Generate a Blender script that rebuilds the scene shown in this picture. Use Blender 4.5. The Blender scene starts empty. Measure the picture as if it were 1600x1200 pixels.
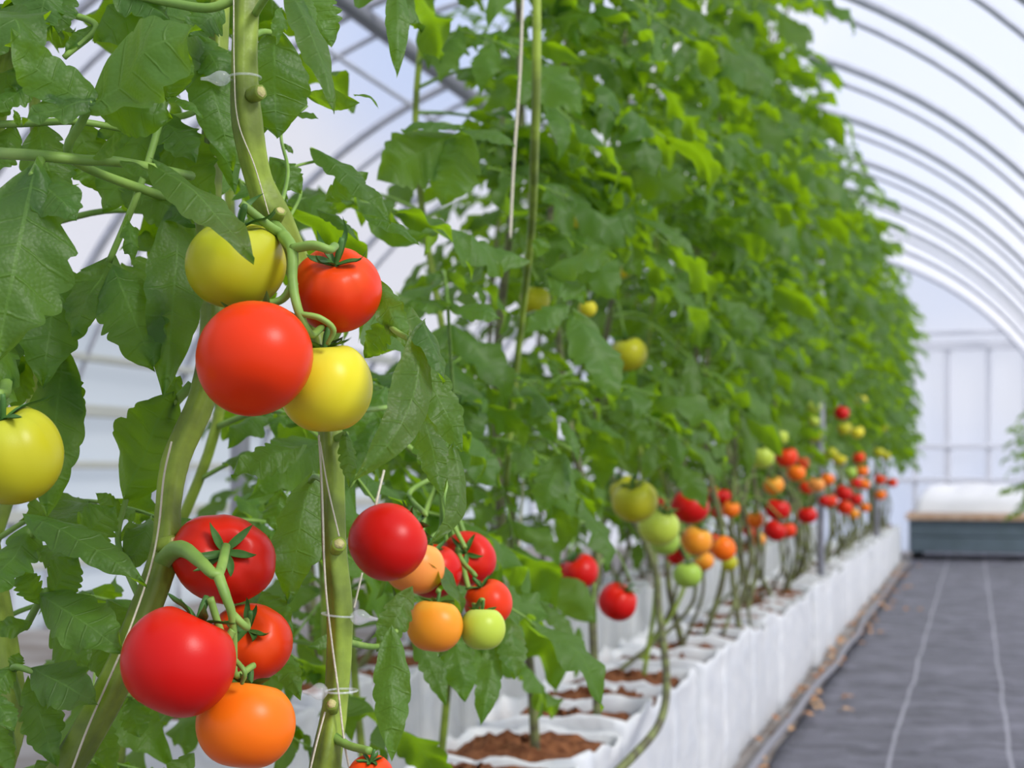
import bpy, math, random
import numpy as np
from mathutils import Vector, Matrix

# ------------------------------------------------------------------ camera
sc = bpy.context.scene
COL = sc.collection
FPX, HOR, CAMZ = 2400.0, 740.0, 0.85          # focal length in px (1600 wide), horizon row, eye height
YAW = math.atan(720.0 / FPX)
RT = np.array([math.cos(YAW), math.sin(YAW), 0.0])
FW = np.array([-math.sin(YAW), math.cos(YAW), 0.0])
UP = np.array([0.0, 0.0, 1.0])
CAM = np.array([0.0, 0.0, CAMZ])
cd = bpy.data.cameras.new('camera'); cam = bpy.data.objects.new('camera', cd); COL.objects.link(cam)
cam.location = CAM; cam.rotation_euler = (math.pi / 2, 0, YAW)
cd.sensor_width = 36; cd.lens = FPX * 36 / 1600; cd.shift_y = (HOR - 600) / 1600.0
cd.clip_start = 0.02; cd.clip_end = 400
cd.dof.use_dof = True; cd.dof.focus_distance = 1.12; cd.dof.aperture_fstop = 8.6; cd.dof.aperture_blades = 9
sc.camera = cam

# ------------------------------------------------------------------ light
sc.view_settings.view_transform = 'Standard'; sc.view_settings.look = 'None'
sc.view_settings.gamma = 1; sc.view_settings.use_curve_mapping = False
sc.view_settings.exposure = 0.0
w = bpy.data.worlds.new('sky'); sc.world = w; w.use_nodes = True
nt = w.node_tree; nt.nodes.clear()
wo = nt.nodes.new('ShaderNodeOutputWorld'); bg = nt.nodes.new('ShaderNodeBackground')
tc = nt.nodes.new('ShaderNodeTexCoord'); nz = nt.nodes.new('ShaderNodeTexNoise'); rp = nt.nodes.new('ShaderNodeValToRGB')
nz.inputs['Scale'].default_value = 2.6; nz.inputs['Detail'].default_value = 5; nz.inputs['Roughness'].default_value = .5
rp.color_ramp.elements[0].position = .40; rp.color_ramp.elements[0].color = (.62, .73, 1.0, 1)
rp.color_ramp.elements[1].position = .56; rp.color_ramp.elements[1].color = (.95, .95, 1.0, 1)
nt.links.new(tc.outputs['Generated'], nz.inputs['Vector']); nt.links.new(nz.outputs['Fac'], rp.inputs['Fac'])
bv = nt.nodes.new('ShaderNodeVectorMath'); bv.operation = 'DOT_PRODUCT'; bv.inputs[1].default_value = (-.305, .905, .296)   # a clear patch between the clouds
br_ = nt.nodes.new('ShaderNodeMapRange'); br_.interpolation_type = 'SMOOTHSTEP'; br_.inputs['From Min'].default_value = .990; br_.inputs['From Max'].default_value = .9995; br_.inputs['To Max'].default_value = .75
bm = nt.nodes.new('ShaderNodeMix'); bm.data_type = 'RGBA'; bm.inputs['B'].default_value = (.30, .52, 1.0, 1)
nt.links.new(tc.outputs['Generated'], bv.inputs[0]); nt.links.new(bv.outputs['Value'], br_.inputs['Value']); nt.links.new(br_.outputs[0], bm.inputs['Factor'])
nt.links.new(rp.outputs['Color'], bm.inputs['A']); nt.links.new(bm.outputs['Result'], bg.inputs['Color']); bg.inputs['Strength'].default_value = .93
nt.links.new(bg.outputs['Background'], wo.inputs['Surface'])
sd = bpy.data.lights.new('sun', 'SUN'); sun = bpy.data.objects.new('sun', sd); COL.objects.link(sun)
sd.energy = 4.9; sd.angle = math.radians(17); sd.color = (1, .97, .92)
ldir = .60 * RT + .62 * UP - .50 * FW
sun.rotation_euler = Vector(ldir).to_track_quat('Z', 'Y').to_euler()
try:
    sc.cycles.use_denoising = True; sc.cycles.max_bounces = 10; sc.cycles.transparent_max_bounces = 24
    sc.cycles.caustics_reflective = False; sc.cycles.caustics_refractive = False
    sc.cycles.sample_clamp_indirect = 6
except Exception: pass

rnd = random.Random(7)
def P(px, py, d):                              # the place at depth d that the photo shows at (px, py)
    return CAM + d * (FW + (px - 800) / FPX * RT + (HOR - py) / FPX * UP)
def proj(p):
    v = np.asarray(p) - CAM; d = v @ FW
    return 800 + FPX * (v @ RT) / max(d, 1e-3), HOR - FPX * v[2] / max(d, 1e-3), d
def D_row(px, lat):                            # depth where the photo column px meets the row plane at lateral lat
    return lat / (FW[0] + RT[0] * (px - 800) / FPX)
def unit(v): v = np.asarray(v, float); return v / (np.linalg.norm(v) + 1e-12)
def CV(r, u, c): return unit(r * RT + u * UP - c * FW)   # direction: right, up, towards the camera

# ------------------------------------------------------------------ materials
def new_mat(name):
    m = bpy.data.materials.new(name); m.use_nodes = True
    t = m.node_tree; t.nodes.clear()
    return m, t, (lambda k, **kw: _nd(t, k, kw)), t.links.new
def _nd(t, k, kw):
    n = t.nodes.new('ShaderNode' + k)
    for a, b in kw.items(): setattr(n, a, b)
    return n
def simple(name, col, rough=.5, spec=.5, noise=0, nscale=8, bump=0, col2=None, metal=0, trans=0, coat=0):
    m, t, N, L = new_mat(name)
    o = N('OutputMaterial'); p = N('BsdfPrincipled')
    p.inputs['Roughness'].default_value = rough; p.inputs['Specular IOR Level'].default_value = spec
    p.inputs['Metallic'].default_value = metal; p.inputs['Coat Weight'].default_value = coat
    p.inputs['Base Color'].default_value = (*col, 1)
    tx = N('TexCoord'); nz = N('TexNoise'); nz.inputs['Scale'].default_value = nscale; nz.inputs['Detail'].default_value = 5
    L(tx.outputs['Object'], nz.inputs['Vector'])
    if col2:
        mx = N('Mix', data_type='RGBA'); rr = N('MapRange'); L(nz.outputs['Fac'], rr.inputs['Value'])
        rr.inputs['From Min'].default_value = .38; rr.inputs['From Max'].default_value = .62
        L(rr.outputs['Result'], mx.inputs['Factor'])
        mx.inputs['A'].default_value = (*col, 1); mx.inputs['B'].default_value = (*col2, 1)
        L(mx.outputs['Result'], p.inputs['Base Color'])
    if bump:
        b = N('Bump'); b.inputs['Strength'].default_value = bump; b.inputs['Distance'].default_value = .01
        L(nz.outputs['Fac'], b.inputs['Height']); L(b.outputs['Normal'], p.inputs['Normal'])
    if trans:
        tr = N('BsdfTranslucent'); ms = N('MixShader'); ms.inputs['Fac'].default_value = trans
        tr.inputs['Color'].default_value = (*[min(1, c * 1.1) for c in col], 1)
        L(p.outputs['BSDF'], ms.inputs[1]); L(tr.outputs['BSDF'], ms.inputs[2]); L(ms.outputs['Shader'], o.inputs['Surface'])
    else: L(p.outputs['BSDF'], o.inputs['Surface'])
    return m

def leaf_mat(name, dark, mid, pale, transl, tfac=.42):
    m, t, N, L = new_mat(name)
    o = N('OutputMaterial'); p = N('BsdfPrincipled'); uv = N('UVMap'); sp = N('SeparateXYZ'); L(uv.outputs['UV'], sp.inputs['Vector'])
    def math_(op, a, b=None):
        n = N('Math', operation=op)
        for i, x in enumerate((a, b)):
            if x is None: continue
            if isinstance(x, (int, float)): n.inputs[i].default_value = x
            else: L(x, n.inputs[i])
        return n.outputs[0]
    s = math_('ABSOLUTE', math_('SUBTRACT', sp.outputs['X'], .5))
    mid_rib = math_('LESS_THAN', s, .018)
    tx0 = N('TexCoord'); nw = N('TexNoise'); nw.inputs['Scale'].default_value = 55; L(tx0.outputs['Object'], nw.inputs['Vector'])
    yw = math_('ADD', sp.outputs['Y'], math_('MULTIPLY', math_('SUBTRACT', nw.outputs['Fac'], .5), .22))
    fr = math_('ABSOLUTE', math_('SUBTRACT', math_('FRACT', yw), .5))
    vr = N('MapRange', clamp=True); L(fr, vr.inputs['Value'])
    vr.inputs['From Min'].default_value = .012; vr.inputs['From Max'].default_value = .07
    vr.inputs['To Min'].default_value = 1; vr.inputs['To Max'].default_value = 0
    fade = N('MapRange', clamp=True); L(s, fade.inputs['Value'])
    fade.inputs['From Min'].default_value = .1; fade.inputs['From Max'].default_value = .5
    fade.inputs['To Min'].default_value = .8; fade.inputs['To Max'].default_value = .1
    vein = math_('MAXIMUM', math_('MULTIPLY', vr.outputs[0], fade.outputs[0]), mid_rib)
    tx = N('TexCoord'); nz = N('TexNoise'); nz.inputs['Scale'].default_value = 26; nz.inputs['Detail'].default_value = 4
    L(tx.outputs['Object'], nz.inputs['Vector'])
    oi = N('ObjectInfo')
    f = math_('ADD', math_('MULTIPLY', nz.outputs['Fac'], .6), math_('MULTIPLY', oi.outputs['Random'], .55))
    rp = N('ValToRGB'); L(f, rp.inputs['Fac']); e = rp.color_ramp.elements
    e[0].position = .2; e[0].color = (*dark, 1); e[1].position = .78; e[1].color = (*mid, 1)
    e = rp.color_ramp.elements.new(1.0); e.color = (*pale, 1)
    mv = N('Mix', data_type='RGBA'); L(math_('MULTIPLY', vein, .5), mv.inputs['Factor']); L(rp.outputs['Color'], mv.inputs['A'])
    mv.inputs['B'].default_value = (.15, .30, .05, 1)
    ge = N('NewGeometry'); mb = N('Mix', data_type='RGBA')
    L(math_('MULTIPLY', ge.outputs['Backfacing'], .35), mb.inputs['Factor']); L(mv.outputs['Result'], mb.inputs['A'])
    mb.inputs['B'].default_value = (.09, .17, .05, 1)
    L(mb.outputs['Result'], p.inputs['Base Color'])
    p.inputs['Roughness'].default_value = .50; p.inputs['Specular IOR Level'].default_value = .46
    vo = N('TexVoronoi'); vo.inputs['Scale'].default_value = 320; L(tx.outputs['Object'], vo.inputs['Vector'])
    hgt = math_('ADD', math_('MULTIPLY', vein, -1.0), math_('MULTIPLY', vo.outputs['Distance'], -.35))
    b = N('Bump'); b.inputs['Strength'].default_value = .6; b.inputs['Distance'].default_value = .0022
    L(hgt, b.inputs['Height']); L(b.outputs['Normal'], p.inputs['Normal'])
    tr = N('BsdfTranslucent'); mt = N('Mix', data_type='RGBA'); L(math_('MULTIPLY', vein, .35), mt.inputs['Factor'])
    mt.inputs['A'].default_value = (*transl, 1); mt.inputs['B'].default_value = (transl[0] * .5, transl[1] * .6, transl[2] * .5, 1)
    L(mt.outputs['Result'], tr.inputs['Color'])
    ms = N('MixShader'); ms.inputs['Fac'].default_value = tfac
    L(p.outputs['BSDF'], ms.inputs[1]); L(tr.outputs['BSDF'], ms.inputs[2]); L(ms.outputs['Shader'], o.inputs['Surface'])
    return m

def fruit_mat(name, body, shoulder, amount=.5, lo=.62, hi=1.0, blush=None):
    m, t, N, L = new_mat(name)
    o = N('OutputMaterial'); p = N('BsdfPrincipled'); tx = N('TexCoord'); sp = N('SeparateXYZ')
    L(tx.outputs['Generated'], sp.inputs['Vector'])
    nz = N('TexNoise'); nz.inputs['Scale'].default_value = 2.2; nz.inputs['Detail'].default_value = 2; L(tx.outputs['Generated'], nz.inputs['Vector'])
    ad = N('Math', operation='MULTIPLY_ADD'); L(nz.outputs['Fac'], ad.inputs[0]); ad.inputs[1].default_value = .5; L(sp.outputs['Z'], ad.inputs[2])
    mr = N('MapRange', interpolation_type='SMOOTHSTEP'); L(ad.outputs[0], mr.inputs['Value'])
    mr.inputs['From Min'].default_value = lo + .25; mr.inputs['From Max'].default_value = hi + .25; mr.inputs['To Max'].default_value = amount
    mx = N('Mix', data_type='RGBA'); L(mr.outputs[0], mx.inputs['Factor']); mx.inputs['A'].default_value = (*body, 1); mx.inputs['B'].default_value = (*shoulder, 1)
    col = mx.outputs['Result']
    if blush:
        m2 = N('Mix', data_type='RGBA'); r2 = N('MapRange', interpolation_type='SMOOTHSTEP'); L(ad.outputs[0], r2.inputs['Value'])
        r2.inputs['From Min'].default_value = .2; r2.inputs['From Max'].default_value = .62; r2.inputs['To Min'].default_value = .7; r2.inputs['To Max'].default_value = 0
        L(r2.outputs[0], m2.inputs['Factor']); L(col, m2.inputs['A']); m2.inputs['B'].default_value = (*blush, 1); col = m2.outputs['Result']
    L(col, p.inputs['Base Color'])
    p.inputs['Roughness'].default_value = .34; p.inputs['Specular IOR Level'].default_value = .19
    n2 = N('TexNoise'); n2.inputs['Scale'].default_value = 60; L(tx.outputs['Generated'], n2.inputs['Vector'])
    b = N('Bump'); b.inputs['Strength'].default_value = .05; b.inputs['Distance'].default_value = .001; L(n2.outputs['Fac'], b.inputs['Height']); L(b.outputs['Normal'], p.inputs['Normal'])
    L(p.outputs['BSDF'], o.inputs['Surface'])
    return m

def film_mat(name, col, clear, tcol=(1, 1, 1)):
    m, t, N, L = new_mat(name)
    o = N('OutputMaterial'); a = N('BsdfTransparent'); b = N('BsdfTranslucent'); c = N('BsdfDiffuse'); s1 = N('MixShader'); s2 = N('MixShader')
    a.inputs['Color'].default_value = (*tcol, 1)
    b.inputs['Color'].default_value = (*col, 1); c.inputs['Color'].default_value = (*col, 1)
    s1.inputs['Fac'].default_value = .35; s2.inputs['Fac'].default_value = clear
    L(b.outputs[0], s1.inputs[1]); L(c.outputs[0], s1.inputs[2]); L(s1.outputs[0], s2.inputs[1]); L(a.outputs[0], s2.inputs[2]); L(s2.outputs[0], o.inputs['Surface'])
    return m

def mat_floor(name):
    m, t, N, L = new_mat(name)
    o = N('OutputMaterial'); p = N('BsdfPrincipled'); tx = N('TexCoord'); mp = N('Mapping'); L(tx.outputs['Object'], mp.inputs['Vector'])
    mp.inputs['Scale'].default_value = (1, 2.0, 1)
    nz = N('TexNoise'); nz.inputs['Scale'].default_value = 4; nz.inputs['Detail'].default_value = 6; nz.inputs['Roughness'].default_value = .62; nz.inputs['Distortion'].default_value = .6; L(mp.outputs[0], nz.inputs['Vector'])
    rp = N('ValToRGB'); L(nz.outputs['Fac'], rp.inputs['Fac']); e = rp.color_ramp.elements
    e[0].position = .3; e[0].color = (.065, .065, .08, 1); e[1].position = .72; e[1].color = (.19, .188, .235, 1)
    sp = N('SeparateXYZ'); L(tx.outputs['Object'], sp.inputs[0]); col = rp.outputs['Color']
    wv = N('TexNoise'); wv.inputs['Scale'].default_value = 1.3; L(tx.outputs['Object'], wv.inputs['Vector'])
    for x0 in (-.235, .108, .47, .83):
        a = N('Math', operation='MULTIPLY_ADD'); L(wv.outputs['Fac'], a.inputs[0]); a.inputs[1].default_value = .03; L(sp.outputs['X'], a.inputs[2])
        c = N('Math', operation='COMPARE'); L(a.outputs[0], c.inputs[0]); c.inputs[1].default_value = x0 + .015; c.inputs[2].default_value = .0055
        f = N('Math', operation='MULTIPLY'); L(c.outputs[0], f.inputs[0]); f.inputs[1].default_value = .6
        mx = N('Mix', data_type='RGBA'); L(f.outputs[0], mx.inputs['Factor']); L(col, mx.inputs['A']); mx.inputs['B'].default_value = (.42, .42, .48, 1); col = mx.outputs['Result']
    L(col, p.inputs['Base Color']); p.inputs['Roughness'].default_value = .62; p.inputs['Specular IOR Level'].default_value = .35
    b = N('Bump'); b.inputs['Strength'].default_value = .9; b.inputs['Distance'].default_value = .04; L(nz.outputs['Fac'], b.inputs['Height']); L(b.outputs[0], p.inputs['Normal'])
    L(p.outputs[0], o.inputs['Surface']); return m

M = {}
M['leaf'] = leaf_mat('tomato_leaf', (.012, .050, .006), (.036, .115, .010), (.080, .18, .013), (.33, .58, .005), .46)
M['leaf_bright'] = leaf_mat('bright_leaf', (.030, .10, .006), (.055, .155, .010), (.10, .21, .014), (.30, .52, .006), .44)  # brighter green variant for chosen leaflets and a few random leaves
M['stem'] = simple('stem_green', (.25, .35, .04), .45, .3, nscale=22, bump=.35, col2=(.12, .17, .025))
M['stem_old'] = simple('stem_old', (.17, .20, .07), .6, .25, nscale=35, bump=.3, col2=(.09, .085, .05))
M['petiole'] = simple('petiole_green', (.22, .36, .07), .5, .35, nscale=30, col2=(.14, .26, .045))
M['calyx'] = simple('calyx_green', (.07, .19, .035), .5, .35, nscale=60, col2=(.05, .13, .025), trans=.15)
M['scar'] = simple('cut_scar', (.42, .40, .16), .7, .2, nscale=120, bump=.4, col2=(.55, .5, .22))
M['red'] = fruit_mat('fruit_red', (.52, .006, .004), (.60, .025, .005), .5)
M['redor'] = fruit_mat('fruit_redorange', (.66, .032, .003), (.72, .085, .010), .5)
M['orange'] = fruit_mat('fruit_orange', (.80, .15, .006), (.82, .26, .02), .6, blush=(.78, .10, .005))
M['peach'] = fruit_mat('fruit_peach', (.80, .28, .06), (.80, .42, .10), .6, blush=(.80, .20, .05))
M['amber'] = fruit_mat('fruit_amber', (.76, .27, .02), (.72, .40, .05), .6, blush=(.76, .18, .02))
M['yellow'] = fruit_mat('fruit_yellow', (.66, .58, .025), (.58, .58, .06), .6, blush=(.64, .44, .02))
M['yelgreen'] = fruit_mat('fruit_yellowgreen', (.41, .40, .015), (.42, .46, .04), .6, blush=(.38, .31, .008))
M['green'] = fruit_mat('fruit_green', (.42, .53, .055), (.48, .60, .12), .6)
M['lime'] = fruit_mat('fruit_lime', (.30, .46, .06), (.36, .52, .10), .6)
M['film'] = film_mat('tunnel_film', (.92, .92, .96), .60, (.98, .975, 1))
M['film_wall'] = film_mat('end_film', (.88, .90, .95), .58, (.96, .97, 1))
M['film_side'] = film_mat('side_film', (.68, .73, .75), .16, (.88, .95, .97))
M['steel'] = simple('galvanised', (.40, .42, .48), .45, .5, metal=.25, nscale=20, col2=(.46, .48, .54))
M['steel_dark'] = simple('dark_gutter', (.17, .18, .21), .5, .5, nscale=20)
M['frame'] = simple('white_frame', (.62, .64, .70), .5, .4)
M['rail'] = simple('side_rail', (.42, .44, .41), .6, .3)
M['mat'] = mat_floor('weed_mat')
M['pale_floor'] = simple('pale_floor', (.34, .32, .31), .8, .2, nscale=3, col2=(.22, .19, .17), bump=.3)
M['bag'] = simple('bag_plastic', (.68, .70, .72), .42, .4, nscale=14, bump=.9, trans=.08, col2=(.62, .65, .69))
M['soil'] = simple('coco_peat', (.11, .040, .018), .95, .1, nscale=45, bump=1, col2=(.22, .09, .04))
M['twine'] = simple('twine', (.56, .53, .42), .8, .2, nscale=200, bump=.3)
M['pipe'] = simple('drip_pipe', (.20, .20, .23), .5, .4)
M['board'] = simple('slate_board', (.105, .145, .175), .55, .4, nscale=6, col2=(.125, .17, .21))
M['timber'] = simple('timber_rim', (.55, .36, .24), .7, .3, nscale=12, col2=(.64, .46, .34))
M['sheet'] = simple('white_sheet', (.66, .67, .70), .6, .3, nscale=4, bump=.6)
M['black'] = simple('black_foot', (.02, .02, .022), .6, .3)
def clear_plastic():
    m, t, N, L = new_mat('clear_plastic'); o = N('OutputMaterial'); p = N('BsdfPrincipled'); a = N('BsdfTransparent'); s = N('MixShader')
    p.inputs['Base Color'].default_value = (.8, .84, .86, 1); p.inputs['Roughness'].default_value = .12; p.inputs['Specular IOR Level'].default_value = .8
    s.inputs['Fac'].default_value = .24; L(a.outputs[0], s.inputs[1]); L(p.outputs[0], s.inputs[2]); L(s.outputs[0], o.inputs['Surface']); return m
M['clip'] = clear_plastic()

# ------------------------------------------------------------------ mesh helpers
def build(name, parts, parent=None, mats=None, smooth=True):
    """parts: list of (V, F, UV or None, material index); links ONE mesh object"""
    me = mesh_of(name, parts, mats, smooth)
    return link(name, me, parent)
def mesh_of(name, parts, mats, smooth=True):
    Vs, Fs, UVs, Mi, off = [], [], [], [], 0
    for V, F, UV, mi in parts:
        V = np.asarray(V, float); Vs.append(V); UVs.append(np.asarray(UV) if UV is not None else np.tile((.5, .0), (len(V), 1)) + np.array((.3, 0)))
        Fs += [tuple(i + off for i in f) for f in F]; Mi += [mi] * len(F); off += len(V)
    V = np.concatenate(Vs); UV = np.concatenate(UVs)
    me = bpy.data.meshes.new(name); me.from_pydata(V.tolist(), [], Fs)
    for k in mats: me.materials.append(M[k])
    me.polygons.foreach_set('material_index', Mi)
    me.polygons.foreach_set('use_smooth', [smooth] * len(Fs))
    ul = me.uv_layers.new(name='UVMap'); li = np.empty(len(me.loops), int); me.loops.foreach_get('vertex_index', li)
    ul.data.foreach_set('uv', UV[li].ravel()); me.update()
    return me
def link(name, me, parent=None, mat=None):
    o = bpy.data.objects.new(name, me); COL.objects.link(o)
    if parent is not None: o.parent = parent
    if mat is not None: o.matrix_local = mat
    return o
def tag(o, label, cat, group=None, kind=None):
    if label: o['label'] = label
    if cat: o['category'] = cat
    if group: o['group'] = group
    if kind: o['kind'] = kind
    return o
def empty(name, loc, label, cat, group=None):
    o = bpy.data.objects.new(name, None); COL.objects.link(o); o.location = loc; o.empty_display_size = .05
    return tag(o, label, cat, group)
def struct(name, parts, mats, smooth=False):
    o = build(name, parts, None, mats, smooth); o['kind'] = 'structure'; return o

def grid_faces(n, m, wrap=False):
    F = []
    for i in range(n - 1):
        for j in range(m if wrap else m - 1):
            k = (j + 1) % m
            F.append((i * m + j, i * m + k, (i + 1) * m + k, (i + 1) * m + j))
    return F
def smooth_path(pts, n):
    """Catmull-Rom through rows of (x, y, z, ...)"""
    p = np.asarray(pts, float)
    if len(p) == 2: return p[0] + (p[1] - p[0]) * np.linspace(0, 1, n)[:, None]
    q = np.vstack([2 * p[0] - p[1], p, 2 * p[-1] - p[-2]]); out = []
    for t in np.linspace(0, len(p) - 1, n):
        i = min(int(t), len(p) - 2); f = t - i; a, b, c, d = q[i:i + 4]
        out.append(.5 * (2 * b + (c - a) * f + (2 * a - 5 * b + 4 * c - d) * f * f + (3 * b - a - 3 * c + d) * f ** 3))
    return np.array(out)
def tube(path, rad, seg=10, ridge=0, ridges=5, seed=0, bumps=0, cap=True):
    path = np.asarray(path, float); n = len(path); rad = np.broadcast_to(np.asarray(rad, float), (n,)) if np.ndim(rad) == 0 else np.interp(np.linspace(0, 1, n), np.linspace(0, 1, len(rad)), rad)
    T = np.gradient(path, axis=0); T /= np.linalg.norm(T, axis=1)[:, None] + 1e-12
    a = np.cross(T[0], (0.31, .9, .2)); a = unit(a); V = []; rg = np.random.RandomState(seed)
    ph = np.arange(seg) / seg * 2 * math.pi; tw = rg.rand() * 6
    for i in range(n):
        a = unit(a - T[i] * (a @ T[i])); b = np.cross(T[i], a)
        r = rad[i] * (1 + ridge * np.cos(ridges * ph + tw + .02 * i) + bumps * rg.randn(seg))
        V.append(path[i] + (np.cos(ph) * r)[:, None] * a + (np.sin(ph) * r)[:, None] * b)
    V = np.concatenate(V); F = grid_faces(n, seg, True)
    if cap: F += [tuple(range(seg))[::-1], tuple(range((n - 1) * seg, n * seg))]
    return V, F
def box(c, s, M3=None):
    c = np.asarray(c, float); h = np.asarray(s, float) / 2
    V = np.array([[x, y, z] for x in (-1, 1) for y in (-1, 1) for z in (-1, 1)], float) * h
    if M3 is not None: V = V @ np.asarray(M3).T
    return V + c, [(0, 1, 3, 2), (4, 6, 7, 5), (0, 4, 5, 1), (2, 3, 7, 6), (0, 2, 6, 4), (1, 5, 7, 3)]
def bevel_box(c, s, b=.006):
    """box with chamfered edges, one closed mesh"""
    x, y, z = [v / 2 for v in s]; V = []
    for zz, k in ((-z, b), (-z + b, 0), (z - b, 0), (z, b)):
        for sx, sy in ((-1, -1), (1, -1), (1, 1), (-1, 1)):
            cx, cy = sx * (x - k), sy * (y - k)
            if sx * sy > 0: V += [(cx, cy - sy * b, zz), (cx - sx * b, cy, zz)] if False else [(cx - sx * b, cy, zz), (cx, cy - sy * b, zz)]
            else: V += [(cx, cy - sy * b, zz), (cx - sx * b, cy, zz)]
    # order every ring by angle so that the faces never cross
    V = np.array(V).reshape(4, 8, 3); R = []
    for ring in V: R.append(ring[np.argsort(np.arctan2(ring[:, 1] / y, ring[:, 0] / x))])
    V = np.concatenate(R) + np.asarray(c); F = grid_faces(4, 8, True) + [tuple(range(8))[::-1], tuple(range(24, 32))]
    return V, F

def leaflet(L, W, nt=5, rpt=4, m=4, seed=0, fold=.25, bulge=.08, wave=.12, twist=0, quilt=.07, tipc=.25, depth=.24, side=0, und=.09):
    """one serrated tomato leaflet along +X, upper side +Z, base at the origin"""
    rg = np.random.RandomState(seed); n = nt * rpt + 1; t = np.linspace(0, 1, n)[:, None]; s = np.linspace(-1, 1, 2 * m + 1)[None, :]
    a, b = .55, .95; tp = a / (a + b); wt = (t ** a * (1 - t) ** b) / (tp ** a * (1 - tp) ** b) * W
    p = np.abs(2 * ((t * nt) % 1) - 1); k = np.minimum((t * nt).astype(int), nt - 1)
    dl, dr = depth * (.55 + .9 * rg.rand(nt)), depth * (.55 + .9 * rg.rand(nt))
    dep = np.where(s < 0, dl[k], dr[k]) * np.clip(1.25 - t, .2, 1)
    y = wt * s * (1 - dep * p ** 1.6 * np.abs(s) ** 2.5)
    x = L * t + .62 * np.abs(y) * (1 - t) ** .7 - .10 * L * np.abs(s) * (1 - t) ** 8
    x = x * L / (L * 1.0)
    ph = rg.rand(2) * 6.28
    z = bulge * L * 4 * t * (1 - t) - fold * np.abs(y) + wave * W * np.sin(2 * math.pi * (t * 2.3) + np.where(s < 0, ph[0], ph[1])) * s ** 2
    z = z + quilt * W * (p ** .8 - .5) * np.sin(math.pi * np.clip(np.abs(s) * 1.05, 0, 1)) - tipc * L * np.clip(t - .6, 0, 1) ** 2 * 1.5
    fq = rg.rand(6) * 6.28; z = z + und * W * (np.sin(5 * t + 2.2 * s + fq[0]) + .7 * np.sin(11 * t - 3.1 * s + fq[1]) + .5 * np.sin(17 * t + 4.7 * s + fq[2]) * np.abs(s))
    y = y + side * L * 4 * t * (1 - t)
    ct, st = np.cos(twist * (t - .3)), np.sin(twist * (t - .3)); y, z = y * ct - z * st, y * st + z * ct
    V = np.stack([x + 0 * s, y, z + 0 * s], -1).reshape(-1, 3)
    UV = np.stack([np.broadcast_to(.5 + .5 * s, y.shape), np.broadcast_to(t * nt, y.shape)], -1).reshape(-1, 2)
    return V, grid_faces(n, 2 * m + 1), UV
def frame_from(x, zh):
    x = unit(x); z = np.asarray(zh, float); z = unit(z - x * (z @ x)); return np.stack([x, np.cross(z, x), z], 1)   # columns

def compound(seed, size=.32, hi=True, droop=.5):
    """a whole tomato leaf: rachis along +X drooping to -Z, seven large and four small leaflets"""
    rg = np.random.RandomState(seed); parts = []
    pts = np.array([(0, 0, 0), (.25, 0, .06), (.5, .02 * rg.randn(), .05), (.78, .04 * rg.randn(), .05 - .22 * droop), (1.0, .05 * rg.randn(), .05 - .5 * droop)]) * size * .86
    path = smooth_path(pts, 24); V, F = tube(path, [.0034, .0026, .0019, .0012], 6 if hi else 4); parts.append((V, F, None, 1))
    T = np.gradient(path, axis=0)
    def put(t, ang, L, W):
        i = int(t * 23); fwd = unit(T[i]); side = unit(np.cross(UP, fwd)); up = np.cross(fwd, side)
        d = math.cos(ang) * fwd + math.sin(ang) * side - (.35 + .5 * rg.rand()) * droop * UP
        nrm = up + .5 * rg.randn() * side + .35 * rg.randn() * fwd + .35 * math.sin(ang) * side
        R = frame_from(d, nrm)
        V, F, UV = leaflet(L, W, nt=(5 if hi else 3), rpt=(4 if hi else 2), m=(4 if hi else 2), seed=rg.randint(9999), fold=-.1 + .8 * rg.rand(), bulge=.04 + .16 * rg.rand(),
                           wave=.1 + .3 * rg.rand(), twist=.9 * rg.randn(), tipc=.3 + .9 * rg.rand(), quilt=.08 if hi else .04)
        V = V + np.array((L * .1, 0, 0)); V = V @ R.T + path[i]
        st = np.array([path[i], path[i] + R[:, 0] * L * .14]); tv, tf = tube(st, .0011, 4); parts.append((tv, tf, None, 1)); parts.append((V, F, UV, 0))
    for t, l in ((.36, .24), (.60, .33), (.82, .34)):
        for sg in (1, -1):
            put(min(.98, t + .03 * rg.randn()), sg * (1.0 + .2 * rg.randn()), size * l * (1 + .12 * rg.randn()), size * l * .27 * (1 + .1 * rg.randn()))
    put(1.0, .1 * rg.randn(), size * .42, size * .42 * .28)
    for t in (.48, .71):
        for sg in (1, -1): put(t, sg * 1.25, size * .09, size * .035)
    return parts

# ------------------------------------------------------------------ the tunnel
AC, AR, A0 = -1.87, 3.0, 0.30                   # arch centre (lateral), radius, springing height
Y0, Y1 = -3.0, 17.2
def arch(r, n=48):
    a = np.linspace(0, math.pi, n); p = np.stack([AC + r * np.cos(a), A0 + r * np.sin(a)], 1)
    return np.vstack([[AC + r, 0], p, [AC - r, 0]])
prof = arch(AR + .035)
ys = np.linspace(Y0, Y1, 14)
rg = np.random.RandomState(3)
V = np.array([[x, y, z] for y in ys for x, z in prof])
sel = prof[:, 0] > AC - 2.75
struct('ceiling', [(V, [f for f in grid_faces(len(ys), len(prof)) if V[f[0]][2] > 1.72 or V[f[0]][0] > 0], None, 0)], ['film'], True)
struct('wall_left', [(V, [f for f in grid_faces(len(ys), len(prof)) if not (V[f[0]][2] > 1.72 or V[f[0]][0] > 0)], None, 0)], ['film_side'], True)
for k, z in enumerate((.35, .62, .9, 1.2, 1.48, 1.75)):
    zz = max(0, z - A0); x = AC - math.sqrt(AR ** 2 - zz ** 2) + .03
    struct('trim_%d' % (k + 1), [(*bevel_box((x, (Y0 + Y1) / 2, z), (.03, Y1 - Y0, .07 if k % 2 else .045)), None, 0)], ['rail'])
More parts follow.
